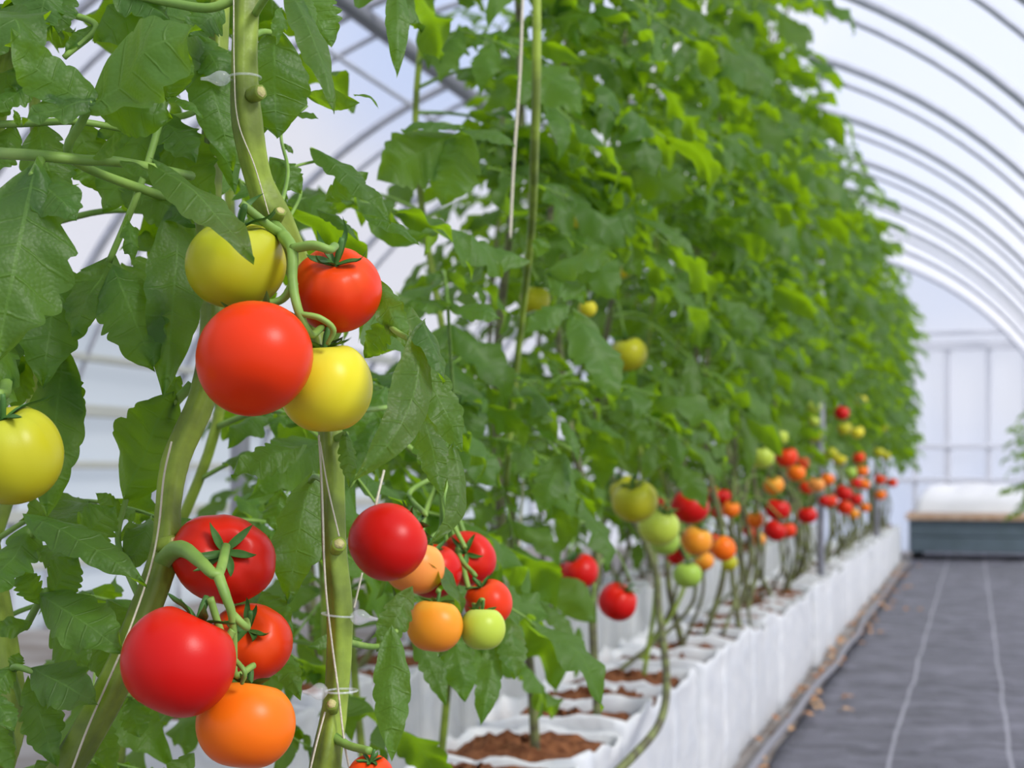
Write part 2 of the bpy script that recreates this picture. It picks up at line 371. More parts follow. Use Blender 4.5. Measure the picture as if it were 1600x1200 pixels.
# end wall with a door bay
r = AR + .03; pf = arch(r)
V = np.array([[x, Y1, z] for x, z in pf]); struct('wall_back', [(V, [tuple(range(len(V)))], None, 0)], ['film_wall'])
Yd = Y1 - .05
k = 7
for px, wd in ((1430, .05), (1481, .07), (1545, .06), (1604, .06)):
    x = D_row(px, 1); d = 14.95; p = P(px, 740, Yd / (FW[1] + RT[1] * (px - 800) / FPX)); struct('trim_%d' % k, [(*bevel_box((p[0], Yd, 1.1), (wd, .05, 2.2)), None, 0)], ['frame']); k += 1
for z, h in ((2.22, .10), (2.36, .05), (1.14, .05), (.78, .05)):
    struct('trim_%d' % k, [(*bevel_box((-.2, Yd - .02, z), (2.0 if z > 2 else 2.4, .05, h)), None, 0)], ['frame']); k += 1
# floors
def slab(name, x0, x1, y0, y1, z, mat, n=(2, 2), amp=0, seed=0, th=.02):
    rg = np.random.RandomState(seed); xs = np.linspace(x0, x1, n[0]); yy = np.linspace(y0, y1, n[1])
    top = np.array([[x, y, z + amp * rg.randn()] for y in yy for x in xs]); bot = top.copy(); bot[:, 2] = z - th; m = len(top)
    F = grid_faces(n[1], n[0]); F = F + [tuple(i + m for i in f[::-1]) for f in F]
    ed = [i for i in range(n[0])] + [j * n[0] + n[0] - 1 for j in range(1, n[1])] + [(n[1] - 1) * n[0] + i for i in range(n[0] - 2, -1, -1)] + [j * n[0] for j in range(n[1] - 2, 0, -1)]
    F += [(ed[i], ed[(i + 1) % len(ed)], ed[(i + 1) % len(ed)] + m, ed[i] + m)[::-1] for i in range(len(ed))]
    return struct(name, [(np.vstack([top, bot]), F, None, 0)], [mat], amp > 0)
slab('floor', AC - AR - .2, AC + AR + .2, Y0, Y1 + .2, 0.0, 'pale_floor')
slab('floor_mat', -.57, AC + AR - .02, Y0 + .5, Y1 - .1, .008, 'mat', (26, 150), .0035, 5, .0075)
# hoops in pairs, purlins on the left slope
hp = arch(AR)
def hoop(y, r, rt):
    pts = smooth_path(np.array([[x, y, z] for x, z in arch(r, 30)]), 70)
    return tube(pts, rt, 8)
ords = 'first second third fourth fifth sixth seventh eighth ninth tenth eleventh twelfth thirteenth fourteenth fifteenth sixteenth seventeenth eighteenth nineteenth twentieth'.split()
tens = {2: 'twenty', 3: 'thirty', 4: 'forty', 5: 'fifty'}
def ordinal(i):                                  # 1-based
    if i <= 20: return ords[i - 1]
    return (tens[i // 10] + '-' + ords[i % 10 - 1]) if i % 10 else {30: 'thirtieth', 40: 'fortieth', 50: 'fiftieth'}[i]
hy = [2.75, 4.2, 5.6, 7.0, 8.45, 9.85, 11.25, 12.7, 14.1, 15.6, 17.0]
for i, y in enumerate(hy):
    for q, dy in ((0, 0.0), (1, .30)):
        if i >= len(hy) - 2 and q: continue
        V, F = hoop(y + dy, AR - .03 * q, .023 if not q else .014)
        o = build('tunnel_hoop', [(V, F, None, 0)], None, ['steel'])
        tag(o, ('thick' if not q else 'thin') + ' grey steel hoop under the film, %s of its kind from the camera' % ordinal(i + 1), 'tunnel hoop', 'tunnel hoops')
V, F = tube(np.array([(-2.87, Y0, 3.10), (-2.87, Y1, 3.10)]), .048, 12)
tag(build('gutter_rail', [(V, F, None, 0)], None, ['steel_dark']), 'thick grey rail running lengthwise high under the film at upper left', 'rail')
V, F = tube(np.array([(-2.95, Y0, 2.87), (-2.95, Y1, 2.87)]), .013, 8)
tag(build('support_wire', [(V, F, None, 0)], None, ['steel']), 'thin grey pipe running lengthwise just below the thick rail', 'pipe')

# ------------------------------------------------------------------ grow bags
def bag_mesh(seed):
    rg = np.random.RandomState(seed); n = 64; ph = np.arange(n) / n * 2 * math.pi; H = .345 + .012 * rg.randn()
    ring = []; k = rg.randint(2, 6, 4); pp = rg.rand(4) * 6
    c, s = np.cos(ph), np.sin(ph); se = 1 / (np.abs(c) ** 16 + np.abs(s) ** 16) ** (1 / 16)
    prof = [(0.0, .93), (.015, .985), (.06, 1.0), (.12, 1.01), (.18, 1.0), (.24, .99), (.29, .985), (.325, .975), (.343, .985), (.349, .965), (.343, .93), (.315, .90), (.27, .885), (.22, .87)]
    for j, (z, r) in enumerate(prof):
        wr = .004 * np.sin(k[0] * ph + pp[0] + 14 * z) + .006 * np.sin(5 * ph + pp[1] + 60 * z) + .005 * np.sin(7 * ph + pp[2] - 90 * z) + .012 * np.sin(52 * z + pp[3] + 1.5 * np.sin(2 * ph))
        rr = .157 * r * se * (1 + wr * min(1, z * 9 + .2)); zz = z / .349 * H + (.007 * np.sin(3 * ph + pp[3]) + .005 * np.sin(8 * ph + pp[1]) + .002 * rg.randn(n)) * max(0, (z - .2) / .15)
        ring.append(np.stack([rr * c, rr * s, zz], 1))
    V = np.concatenate(ring); F = grid_faces(len(prof), n, True) + [tuple(range(n))[::-1]]
    return mesh_of('grow_bag', [(V, F, None, 0)], ['bag'])
def soil_mesh(seed):
    rg = np.random.RandomState(seed); n = 28; ph = np.arange(n) / n * 2 * math.pi; c, s = np.cos(ph), np.sin(ph); se = 1 / (np.abs(c) ** 4 + np.abs(s) ** 4) ** .25
    V = [np.array([[0, 0, .355]])]
    for r in np.linspace(.12, 1, 8):
        z = .348 - .022 * r ** 2 + .008 * rg.randn(n); V.append(np.stack([(.136 + .004 * rg.randn(n)) * r * se * c, .136 * r * se * s, z], 1))
    V = np.concatenate(V); F = [(0, 1 + i, 1 + (i + 1) % n) for i in range(n)] + [tuple(i + 1 for i in f) for f in grid_faces(8, n, True)]
    return mesh_of('soil', [(V, F, None, 0)], ['soil'])
BM = [bag_mesh(i) for i in range(6)]; SM = [soil_mesh(i) for i in range(4)]
LAT1, LAT2 = -.805, -1.50
PITCH = .318
def bag_row(lat, ya, n, name):
    for i in range(n):
        me = BM[rnd.randrange(6)]; o = link('grow_bag', me); o.location = (lat + .008 * rnd.gauss(0, 1), ya + i * PITCH, .006)
        o.rotation_euler = (0, 0, rnd.choice((0, math.pi / 2, math.pi)) + .012 * rnd.gauss(0, 1))
        tag(o, 'white grow bag with brown soil, %s from the camera in the %s' % (ordinal(i + 1), name), 'grow bag', 'white grow bags in the ' + name)
        link('soil', SM[rnd.randrange(4)], o)
YA1 = 2.42
bag_row(LAT1, YA1, 40, 'aisle row')
bag_row(LAT2, 2.9, 38, 'row behind')

# irrigation pipe and leaf litter along the bags
pts = smooth_path([(-.585 + .01 * rnd.gauss(0, 1), y, .025) for y in np.arange(-1, 15.3, .7)], 120)
V, F = tube(pts, .013, 8); tag(build('drip_pipe', [(V, F, None, 0)], None, ['pipe']), 'long dark pipe lying on the floor against the white bags', 'pipe')

rg = np.random.RandomState(9); parts = []
for i in range(150):
    y = 2.6 + 12 * rg.rand() ** 1.4; x = -.60 + .035 * rg.randn() if i % 4 else -.5 + .09 * rg.randn()
    V, F, UV = leaflet(.035 + .03 * rg.rand(), .010 + .006 * rg.rand(), 3, 2, 2, i, .3, .2, .4, rg.randn(), .1, .8)
    a = rg.rand() * 6.28; R = np.array([[math.cos(a), -math.sin(a), 0], [math.sin(a), math.cos(a), 0], [0, 0, 1]]); V = V @ R.T; V[:, 2] -= V[:, 2].min(); parts.append((V + np.array((max(x, -.63), y, .012)), F, UV, 0))
M['litter'] = simple('dry_litter', (.36, .15, .06), .9, .1, nscale=9, col2=(.52, .34, .20))
tag(build('leaf_litter', parts, None, ['litter']), 'brown dry leaf litter scattered along the foot of the white bags', 'litter', None, 'stuff')

# raised bed at the far end of the aisle
bx0, bx1, by = -.60, .98, 15.55
bed = empty('raised_bed', (bx0, by, 0), 'slate blue raised bed with timber rim across the far end of the aisle', 'raised bed')
def pbox(name, c, s, mat, parent, b=.006):
    V, F = bevel_box(np.asarray(c) - np.asarray(parent.location), s, b); return build(name, [(V, F, None, 0)], parent, [mat], False)
cx, wd = (bx0 + bx1) / 2, bx1 - bx0
pbox('board', (cx, by, .318), (wd, .04, .155), 'board', bed); pbox('board', (cx, by, .158), (wd, .04, .15), 'board', bed)
pbox('side_panel', (bx0 + .02, by + .5, .24), (.04, .94, .31), 'board', bed); pbox('side_panel', (bx1 - .02, by + .5, .24), (.04, .94, .31), 'board', bed)
pbox('back_panel', (cx, by + .98, .24), (wd, .04, .31), 'board', bed)
pbox('base_panel', (cx, by + .49, .11), (wd - .08, .94, .03), 'board', bed)
for x in (bx0 + .07, bx1 - .07):
    for y in (by + .08, by + .9): pbox('foot', (x, y, .05), (.09, .09, .085), 'black', bed)
pbox('timber_rim', (cx, by - .005, .43), (wd + .06, .11, .065), 'timber', bed); pbox('timber_rim', (cx, by + .98, .43), (wd + .06, .11, .065), 'timber', bed)
xs = np.linspace(bx0 + .05, bx1 - .05, 40); yy = np.linspace(by + .03, by + .94, 26); rg = np.random.RandomState(2)
top = []
for j, y in enumerate(yy):
    for i, x in enumerate(xs):
        e = min(1, min(i, 39 - i) / 4, (j + .0) / 7, (25 - j) / 4)
        top.append((x, y, .468 + .27 * e ** .5 + .012 * math.sin(9 * x + 4 * y) * e + .008 * math.sin(21 * x - 13 * y) * e + .004 * rg.randn() * e))
top = np.array(top); bot = top.copy(); bot[:, 2] = .464; m = len(top); F = grid_faces(26, 40)
tag(build('cover_sheet', [(np.vstack([top, bot]), F + [tuple(i + m for i in f[::-1]) for f in F], None, 0)], None, ['sheet']), 'crumpled white sheet heaped on the slate blue bed', 'sheet')

# posts
def post(x, y, r, h, label):
    V, F = tube(np.array([(0, 0, 0), (0, 0, h)]), r, 12); o = build('support_post', [(V, F, None, 0)], None, ['steel'], True); o.location = (x, y, 0); tag(o, label, 'post', 'support posts')
p = P(375, 740, 4.6); post(p[0], p[1], .03, 3.2, 'grey steel post behind the leaning stem at left')
for px, label, r in ((1284, 'grey post between the bags, nearer of two by the far red fruit', .019), (1371, 'grey post between the bags, farther of two by the far red fruit', .02)):
    d = D_row(px, -.685); p = P(px, 740, d); post(-.69, p[1], r, 2.7, label)

# ------------------------------------------------------------------ fruit
def fruit_mesh(name, r, seed, mat, ob=.86, rib=.05, hi=True):
    rg = np.random.RandomState(seed); n, m = (40, 30) if hi else (22, 16); ph = np.arange(n) / n * 2 * math.pi; th = np.linspace(0.0, math.pi, m)
    k = rg.randint(5, 8); p0 = rg.rand() * 6; ex = 1 + .035 * rg.randn(); ring = []
    for t in th:
        g = math.exp(-(t / 1.15) ** 2)
        rr = r * math.sin(t) ** .93 * (1 - rib * g * np.abs(np.cos(k * ph / 2 + p0)) ** 6 + .02 * np.cos(2 * ph + p0) * (1 - g) + .012 * np.cos(3 * ph + 2 * p0))
        z = r * ob * math.cos(t) - .26 * r * math.exp(-(t / .36) ** 2) + .05 * r * math.exp(-((math.pi - t) / .35) ** 2)
        ring.append(np.stack([rr * np.cos(ph) * ex, rr * np.sin(ph) / ex, np.full(n, z)], 1))
    V = np.concatenate(ring); F = grid_faces(m, n, True)
    return mesh_of(name, [(V, F, None, 0)], [mat])
def calyx_mesh(r, seed, hi=True, flare=.5, ped=.55, sl=1.0):
    rg = np.random.RandomState(seed); parts = []; n = 5 + (seed % 2); z0 = r * .68
    for i in range(n):
        a = i / n * 6.283 + .25 * rg.randn(); L = sl * r * (.62 + .18 * rg.rand())
        V, F, UV = leaflet(L, r * .085, nt=1, rpt=8, m=2 if hi else 1, seed=rg.randint(999), fold=-.4, bulge=.10, wave=0, quilt=0, tipc=-.9 * flare - .5 * rg.rand(), depth=0, und=0, twist=.5 * rg.randn(), side=.06 * rg.randn())
        d = np.array((math.cos(a), math.sin(a), .18 + .35 * flare * rg.rand())); R = frame_from(d, UP + .2 * rg.randn(3)); V = V @ R.T + np.array((0, 0, z0 + .02 * r)) + d * .03 * r
        parts.append((V, F, UV, 0)); V2 = V - R[:, 2] * .0007; parts.append((V2, [f[::-1] for f in F], UV, 0))
    b = rg.randn(2) * .12 * r
    path = smooth_path([(0, 0, z0 - .04 * r), (b[0] * .3, b[1] * .3, z0 + ped * r * .35), (b[0], b[1], z0 + ped * r)], 10)
    V, F = tube(path, [.09 * r, .055 * r, .06 * r, .075 * r, .055 * r], 8); parts.append((V, F, None, 0))
    return mesh_of('calyx', parts, ['calyx'])
fruit_top = {}; fruit_d = {}
def tomato(key, px, py, rp, d, axis, mat, label, group, ob=.86, rib=.05, calyx=True, hi=True, seed=None, flare=.5, ped=.55, sl=1.0):
    seed = seed if seed is not None else (int(px) * 7 + int(py)) % 9973
    r = rp * d / FPX; z = CV(*axis); R = frame_from(np.cross((.3, .2, .93) if abs(z[2]) < .95 else (1, .1, .1), z), z)
    o = link('tomato', fruit_mesh('tomato', r, seed, mat, ob, rib, hi)); c = P(px, py, d)
    m4 = Matrix([[*R[0], c[0]], [*R[1], c[1]], [*R[2], c[2]], [0, 0, 0, 1]]); o.matrix_world = m4
    tag(o, label, 'tomato', group)
    if calyx: link('calyx', calyx_mesh(r, seed, hi, flare, ped, sl), o)
    fruit_top[key] = c + z * r * (.68 + ped); fruit_d[key] = d; return o

GT, GB, GE = 'tomatoes of the upper front truss', 'tomatoes of the lower front truss', 'tomatoes of the truss beside the upright stem'
tomato('T1', 370, 413, 78, 1.085, (.12, .93, .30), 'yelgreen', 'yellow green tomato at the top of the upper front truss, partly under a leaf', GT, .90, .07, flare=1.4, sl=1.3)
tomato('T2', 526, 453, 69, 1.10, (.05, .70, .71), 'redor', 'red tomato on the right of the upper front truss with curled calyx', GT, .95, .10, flare=1.5, seed=12, sl=1.25)
tomato('T3', 397, 560, 92, 1.035, (-.05, .72, -.55), 'redor', 'large red orange tomato at the front of the upper front truss', GT, .94, .02, flare=.4)
tomato('T4', 509, 604, 75, 1.09, (-.05, .97, .12), 'yellow', 'smooth yellow tomato lowest in the upper front truss', GT, .98, .04, flare=.5)
tomato('T5', 18, 710, 80, 1.02, (-.10, .90, .36), 'yelgreen', 'greenish yellow tomato cut by the left edge of the photo', 'tomatoes', .98, .11, flare=.3, sl=1.35)
tomato('T6', 349, 873, 76, 1.13, (.22, .25, .94), 'red', 'red tomato with star calyx facing forward, top of the lower front truss', GB, .95, .12, flare=.7, seed=5)
tomato('T7', 279, 1033, 89, 1.035, (.40, .85, -.15), 'red', 'largest glossy red tomato of the lower front truss, beside the leaning stem', GB, .98, .03)
tomato('T8', 392, 1003, 63, 1.14, (.05, .50, .86), 'redor', 'orange red tomato behind the large glossy one in the lower truss', GB, .98, .05, flare=1.2)
tomato('T9', 383, 1131, 75, 1.075, (.10, .95, -.25), 'orange', 'plain orange tomato lowest in the lower front truss', GB, .95, .02)
tomato('T10', 579, 1214, 37, 1.10, (0, .9, .3), 'redor', 'orange red tomato at the foot of the upright stem, cut by the bottom edge', 'tomatoes', .95, .03)
tomato('E1', 606, 847, 62, 1.34, (.75, .55, -.35), 'red', 'largest red tomato just right of the upright stem', GE, .98, .02)
tomato('E2', 647, 885, 46, 1.41, (.2, .95, -.1), 'peach', 'pale orange tomato tucked behind the largest red one right of the stem', GE, .95, .03)
tomato('E3', 676, 892, 45, 1.47, (0, .9, .3), 'red', 'red tomato mostly hidden behind the pale orange one', GE, .95, .03)
tomato('E4', 731, 873, 44, 1.52, (-.05, .35, .92), 'red', 'red tomato with its calyx facing forward below the curled leaflet', GE, .98, .05, flare=.5)
tomato('E5', 763, 942, 39, 1.46, (-.4, .85, .2), 'redor', 'orange red tomato above the light green one', GE, .95, .03)
tomato('E6', 679, 977, 43, 1.38, (.1, .98, -.1), 'amber', 'amber orange tomato left of the light green one', GE, 1.0, .02)
tomato('E7', 754, 982, 36, 1.40, (0, .98, -.1), 'green', 'small light green tomato lowest in the truss right of the stem', GE, .97, .02)
tomato('E8', 797, 991, 14, 1.62, (0, .98, .1), 'orange', 'tiny orange tomato peeping out right of the light green one', GE, .95, .02, hi=False)

GM = 'tomatoes of the middle trusses'
def mid(px, py, rp, mat, label, lat=-.62, axis=None, group=GM, **kw):
    d = min(D_row(px, lat), 13.2); a = axis or (.3 * rnd.gauss(0, 1), 1, .5 * rnd.random())
    return tomato((px, py), px, py, rp, d, a, mat, label, group, kw.pop('ob', .9), kw.pop('rib', .04), hi=kw.pop('hi', False), **kw)
mid(906, 893, 30, 'red', 'red tomato half behind the leaf left of the lone heart-shaped one', -.72); mid(877, 900, 24, 'red', 'dull red tomato left of the dark stem, mostly behind a leaf', -.76)
mid(965, 940, 32, 'red', 'lone heart-shaped red tomato hanging over the white bags', -.70, (.50, .80, .30), hi=True, rib=.28)
mid(992, 783, 36, 'yelgreen', 'yellow green tomato above the greener one at the middle truss', -.66, hi=True); mid(976, 765, 24, 'yelgreen', 'yellow green tomato behind the topmost of the middle truss', -.72)
mid(1030, 823, 33, 'green', 'green yellow tomato lower right in the middle pair', -.64, hi=True); mid(1036, 842, 27, 'lime', 'darker green tomato hidden under the green yellow one', -.71)
mid(1078, 792, 29, 'red', 'glossy red tomato right of the yellow green pair', -.66, hi=True); mid(1088, 845, 26, 'amber', 'yellow orange tomato below the glossy red one', -.66, hi=True)
mid(1112, 848, 18, 'red', 'red tomato behind the yellow orange one', -.70); mid(1130, 857, 18, 'orange', 'oval orange tomato right of the yellow orange one', -.66, ob=1.15)
mid(1100, 877, 16, 'amber', 'small amber tomato under the yellow orange one', -.7); mid(1074, 898, 23, 'lime', 'bright green tomato lowest in the middle truss', -.66); mid(1057, 868, 15, 'red', 'small red tomato left above the bright green one', -.72)
mid(1040, 790, 16, 'red', 'red tomato glimpsed between the yellow green and glossy red ones', -.8); mid(1140, 880, 13, 'yelgreen', 'small olive green tomato under the oval orange one', -.7)
mid(1112, 772, 14, 'red', 'small red tomato, left of a pair beyond the glossy red one', -.8); mid(1128, 776, 15, 'red', 'small red tomato, right of a pair beyond the glossy red one', -.78)
mid(1142, 795, 15, 'orange', 'small orange tomato below the far red pair', -.74); mid(1122, 800, 11, 'red', 'tiny red tomato left of the small orange one', -.8)
mid(1180, 812, 14, 'orange', 'orange tomato left of the stacked red pair', -.70); mid(1172, 830, 11, 'red', 'dark red tomato beside the grey stem', -.78); mid(1184, 842, 12, 'amber', 'dull amber tomato low beside the grey stem', -.76)
mid(1190, 714, 20, 'green', 'large pale green tomato at the top of the far truss', -.62, hi=True); mid(1216, 682, 16, 'green', 'pale green tomato above the far orange ones', -.64); mid(1196, 682, 13, 'yelgreen', 'yellowish green tomato left of the upper pale green one', -.68)
mid(1229, 714, 18, 'redor', 'orange red tomato right of the large pale green one', -.63); mid(1244, 739, 15, 'orange', 'orange tomato below the orange red one', -.62); mid(1252, 724, 12, 'redor', 'salmon red tomato right behind the orange one', -.66)
mid(1209, 758, 16, 'amber', 'round apricot tomato above the stacked red pair', -.64); mid(1215, 796, 19, 'red', 'upper red tomato of the stacked red pair', -.62); mid(1211, 829, 18, 'red', 'broad lower red tomato of the stacked pair', -.62); mid(1231, 828, 14, 'redor', 'orange red tomato touching the lower red one', -.63)
mid(1261, 805, 15, 'red', 'red tomato hanging alone left of the post', -.60); mid(1275, 757, 13, 'peach', 'pale peach tomato in front of the post', -.60); mid(1292, 749, 11, 'orange', 'small orange tomato right of the post', -.62); mid(1260, 762, 11, 'redor', 'small orange red tomato left of the pale peach one', -.65)
mid(1315, 645, 13, 'red', 'single red tomato high in the far foliage', -.58); mid(1345, 625, 10, 'yellow', 'small yellow tomato highest in the far foliage', -.57); mid(1319, 669, 12, 'yelgreen', 'yellow green tomato under the high red one', -.58); mid(1339, 675, 11, 'yellow', 'pale yellow tomato right under the high red one', -.58)
mid(1272, 636, 11, 'green', 'pale green tomato, upper of the column beside the far stem', -.62); mid(1272, 658, 9, 'green', 'pale green tomato, middle of the column beside the far stem', -.62); mid(1274, 681, 10, 'yelgreen', 'pale green tomato, lower of the column beside the far stem', -.62)
mid(1298, 709, 12, 'yelgreen', 'left of two yellow green tomatoes right of the post', -.60); mid(1312, 716, 11, 'yellow', 'right of two yellow green tomatoes right of the post', -.60); mid(1328, 738, 11, 'lime', 'bright green tomato among the far red ones', -.6)
mid(1342, 715, 10, 'redor', 'salmon tomato above the far orange cluster', -.58); mid(1347, 736, 10, 'orange', 'orange tomato, upper in the far cluster', -.58); mid(1349, 756, 10, 'orange', 'orange tomato, lower in the far cluster', -.58); mid(1336, 755, 10, 'red', 'red tomato at the left of the far orange cluster', -.6)
mid(1318, 770, 14, 'red', 'upper red tomato of the far low cluster', -.58); mid(1337, 780, 11, 'red', 'right red tomato of the far low cluster', -.58); mid(1320, 793, 13, 'redor', 'lower orange red tomato of the far low cluster', -.58); mid(1334, 803, 9, 'amber', 'small amber tomato at the bottom of the far low cluster', -.58)
mid(1297, 783, 11, 'redor', 'orange red tomato, right of two left of the far low cluster', -.6); mid(1287, 782, 9, 'red', 'dark red tomato, left of two left of the far low cluster', -.62); mid(1352, 793, 8, 'orange', 'small orange tomato right of the far low cluster', -.57)
mid(1373, 707, 9, 'yelgreen', 'left yellow green tomato at the far end', -.56); mid(1384, 712, 8, 'yelgreen', 'right yellow green tomato at the far end', -.56); mid(1375, 749, 9, 'redor', 'orange red tomato, upper left at the far end', -.56); mid(1394, 754, 8, 'redor', 'orange red tomato, rightmost at the far end', -.55); mid(1376, 773, 9, 'orange', 'orange tomato, lowest at the far end', -.56)
mid(1378, 668, 8, 'yelgreen', 'tiny yellow green tomato high at the far end', -.56)
GU = 'unripe tomatoes in the leaves'
for px, py, rp, mat, lb, lt in ((836, 468, 25, 'yelgreen', 'bright yellow green tomato half hidden among the middle leaves', -.70), (918, 482, 15, 'yellow', 'small yellow tomato right of the bright half-hidden one', -.72), (982, 553, 30, 'yelgreen', 'yellow green tomato beside the large pointed leaf', -.72),
        (905, 352, 24, 'yelgreen', 'dull greenish yellow tomato deep in the shaded leaves', -.80), (968, 418, 20, 'yellow', 'dull yellow tomato above the large pointed leaf', -.78), (1072, 580, 17, 'lime', 'round green tomato right of the large pointed leaf', -.70), (875, 150, 18, 'yellow', 'yellowing tomato high beside the tall stem', -.74), (925, 182, 16, 'yellow', 'pale yellow tomato high right of the tall stem', -.74)):
    mid(px, py, rp, mat, lb, lt, None, GU, hi=True)

# ------------------------------------------------------------------ row plants
HI = [mesh_of('leaf', compound(100 + i, .30, True, .35 + .12 * (i % 5)), ['leaf', 'petiole']) for i in range(9)]
LO = [mesh_of('leaf', compound(200 + i, .29, False, .35 + .12 * (i % 5)), ['leaf', 'petiole']) for i in range(7)]
HIB = [mesh_of('leaf', compound(300 + i, .30, True, .5), ['leaf_bright', 'petiole']) for i in range(3)]
# openings where the photo looks through to the film: the plants are pruned there
GAPS = [(560, 190, 95, 135), (185, 590, 70, 140), (520, 330, 40, 60), (130, 620, 60, 90), (480, 270, 60, 50), (300, 680, 60, 60), (690, 140, 40, 60)]
def in_gap(px, py, d):
    return d < 5.2 and any(((px - a) / (w * 1.35)) ** 2 + ((py - b) / (h * 1.25)) ** 2 < 1 for a, b, w, h in GAPS)
SEEN = [(px, py, fruit_d[(px, py)]) for (px, py) in [k for k in fruit_top if isinstance(k, tuple)] if py > 600 or (px, py) in ((836, 468), (982, 553), (918, 482))]
def hides_fruit(px, py, d):                     # growers strip the leaves that hang before the ripening trusses
    rr = .085 * FPX / d
    return any(d < fd + .1 and abs(py - fy) < rr * .9 + 6 and abs(px - fx) < rr + 6 for fx, fy, fd in SEEN)
plants = []
def row_plant(x, y, label, group, zlow, ztop, step, low=None, near=False, bias=0.0, twin=False, size=1.0, keep=1.0):
    zb = .33 if y > 2.4 and x < 0 else .01
    o = empty('tomato_plant', (x, y, zb), label, 'tomato plant', group)
    org = np.array((x, y, zb))
    if low is not None: pts = list(low)
    else:
        pts = [np.array((x + .03 * rnd.gauss(0, 1), y + .04 * rnd.gauss(0, 1), zb)), np.array((x + .06 * rnd.gauss(0, 1), y + .06 * rnd.gauss(0, 1), .6))]
    pts = pts + [np.array((x + .03 * rnd.gauss(0, 1), y + .03 * rnd.gauss(0, 1), z)) for z in np.arange(max(.95, pts[-1][2] + .3), ztop + .01, .45)]
    path = smooth_path(pts, 60)
    r0 = .0088 if low is not None else .006 if near else .0095
    V, F = tube(path - org, [r0, r0 * .95, r0 * .85, r0 * .6], 8, .08); build('stem', [(V, F, None, 0)], o, ['stem_old' if (not near or low is not None) else 'stem'])
    if twin:
        q = [np.array((x + .06 * rnd.gauss(0, 1), y + .1 + .03 * rnd.gauss(0, 1), .33)), np.array((x + .05 + .04 * rnd.gauss(0, 1), y + .12 * rnd.gauss(0, 1), .55)), np.array((x + .04 * rnd.gauss(0, 1), y + .1 * rnd.gauss(0, 1), .8 + .1 * rnd.random()))]
        V, F = tube(smooth_path(q, 16) - org, [.006, .004], 6); build('side_shoot', [(V, F, None, 0)], o, ['stem_old'])
    az = rnd.random() * 6.28; z = zlow + .05 * rnd.random(); nleaf = 0
    while z < ztop:
        az += 2.4; i = int(np.argmin(np.abs(path[:, 2] - z))); b = path[i]
        a = az
        if math.cos(a) < -.3 and rnd.random() < bias: a = math.pi - a
        sz = size * (.85 + .3 * rnd.random()) * (1 if z < ztop - .35 else .72)
        ctr = b + .2 * sz * np.array((math.cos(a), math.sin(a), -.15)); px, py, d = proj(ctr); z += step * (.8 + .4 * rnd.random())
        if d < .9 or px < -300 or px > 1900 or py < (-1100 if d < 2.2 else -420) or py > 1500: continue
        if d < 5.2 and in_gap(px, py, d): continue
        if rnd.random() > keep or hides_fruit(px, py, d): continue
        if z > 2.0 and d > 4 and rnd.random() < (z - 2.0) * .9: continue
        me = (HIB[rnd.randrange(3)] if rnd.random() < .07 else HI[rnd.randrange(9)]) if d < 3.6 else LO[rnd.randrange(7)]
        mt = Matrix.Translation(Vector(b - org)) @ Matrix.Rotation(a, 4, 'Z') @ Matrix.Rotation(.15 - .4 * rnd.random(), 4, 'Y') @ Matrix.Rotation(.35 * rnd.gauss(0, 1), 4, 'X') @ Matrix.Scale(sz, 4)
        link('leaf', me, o, mt); nleaf += 1
    plants.append((o, path, org)); return o
G1, G2 = 'tomato plants in the row along the aisle', 'tomato plants in the row behind'
# plants whose bare lower stems the photo shows one by one
def low_path(pxs, d0, d1):
    return [P(a, b, d0 + (d1 - d0) * i / (len(pxs) - 1)) for i, (a, b) in enumerate(pxs)]
S1 = low_path([(838, 1192), (830, 1060), (815, 960), (785, 830)], 2.78, 2.66)
S2 = low_path([(938, 1192), (933, 1100), (926, 960), (932, 850)], 3.02, 3.02)
S3 = [P(*q) for q in [(925, 1240, 2.74), (975, 1195, 2.72), (1030, 1130, 2.95), (1042, 1060, 3.2), (1030, 955, 3.4), (1018, 870, 3.45)]]
S4 = low_path([(1152, 1040), (1160, 980), (1168, 900), (1165, 760)], 4.55, 4.6)
lows = {5: S1, 6: S2, 7: S3, 11: S4}
names = {5: 'tomato plant whose lower stem bends right at the near end of the bags', 6: 'tomato plant with upright dark stem beside the lone heart-shaped red fruit',
         7: 'tomato plant with stem curving like a hook below the yellow green fruit'}
ny = [1.18, 1.45, 1.74, 2.02, 2.3]
for i in range(5):
    pass
yy = list(ny)
for s in (S1, S2, S3): yy.append(float(s[-1][1]))
y = yy[-1] + .31
while y < 15.0: yy.append(y); y += PITCH
for i, y in enumerate(yy):
    near = y < 4.2
    lat = LAT1 + (.02 if y > 2.4 else .0)
    row_plant(lat, y, names.get(i) or 'leafy tomato plant, %s from the camera in the aisle row' % ordinal(i + 1), G1,
              (.56 if y < 1.6 else .62 if y < 2.1 else .72 if y < 2.6 else .82 + .05 * rnd.random()) if y < 4 else .95 + .1 * rnd.random(), (1.16 if 1.6 < y < 2.2 else 2.35) if y < 4 else 2.66 + .14 * rnd.gauss(0, 1) + (.28 if i % 4 == 1 else 0), .044 if 2.2 < y < 4.5 else .054 if y > 2.4 else .07,
              lows.get(i) if i in lows and i < 8 else None, near, .75, twin=y > 3.5, size=1.0 if y > 2 else .9)
for i, y in enumerate(np.arange(3.3, 14.6, .38)):
    row_plant(LAT2, float(y), 'leafy tomato plant, %s from the camera in the row behind' % ordinal(i + 1), G2, .82 if y < 4.6 else .64, 1.25 if y < 4.6 else 2.55, .062, None, False, .3, twin=True)
for i, y in enumerate((13.6, 14.2, 15.0)):
    row_plant(.60, y, 'tomato plant at the right edge of the far aisle, %s of three' % ('nearest', 'middle', 'farthest')[i], 'tomato plants on the right of the aisle', .5, 1.55, .07, None, False, 0)

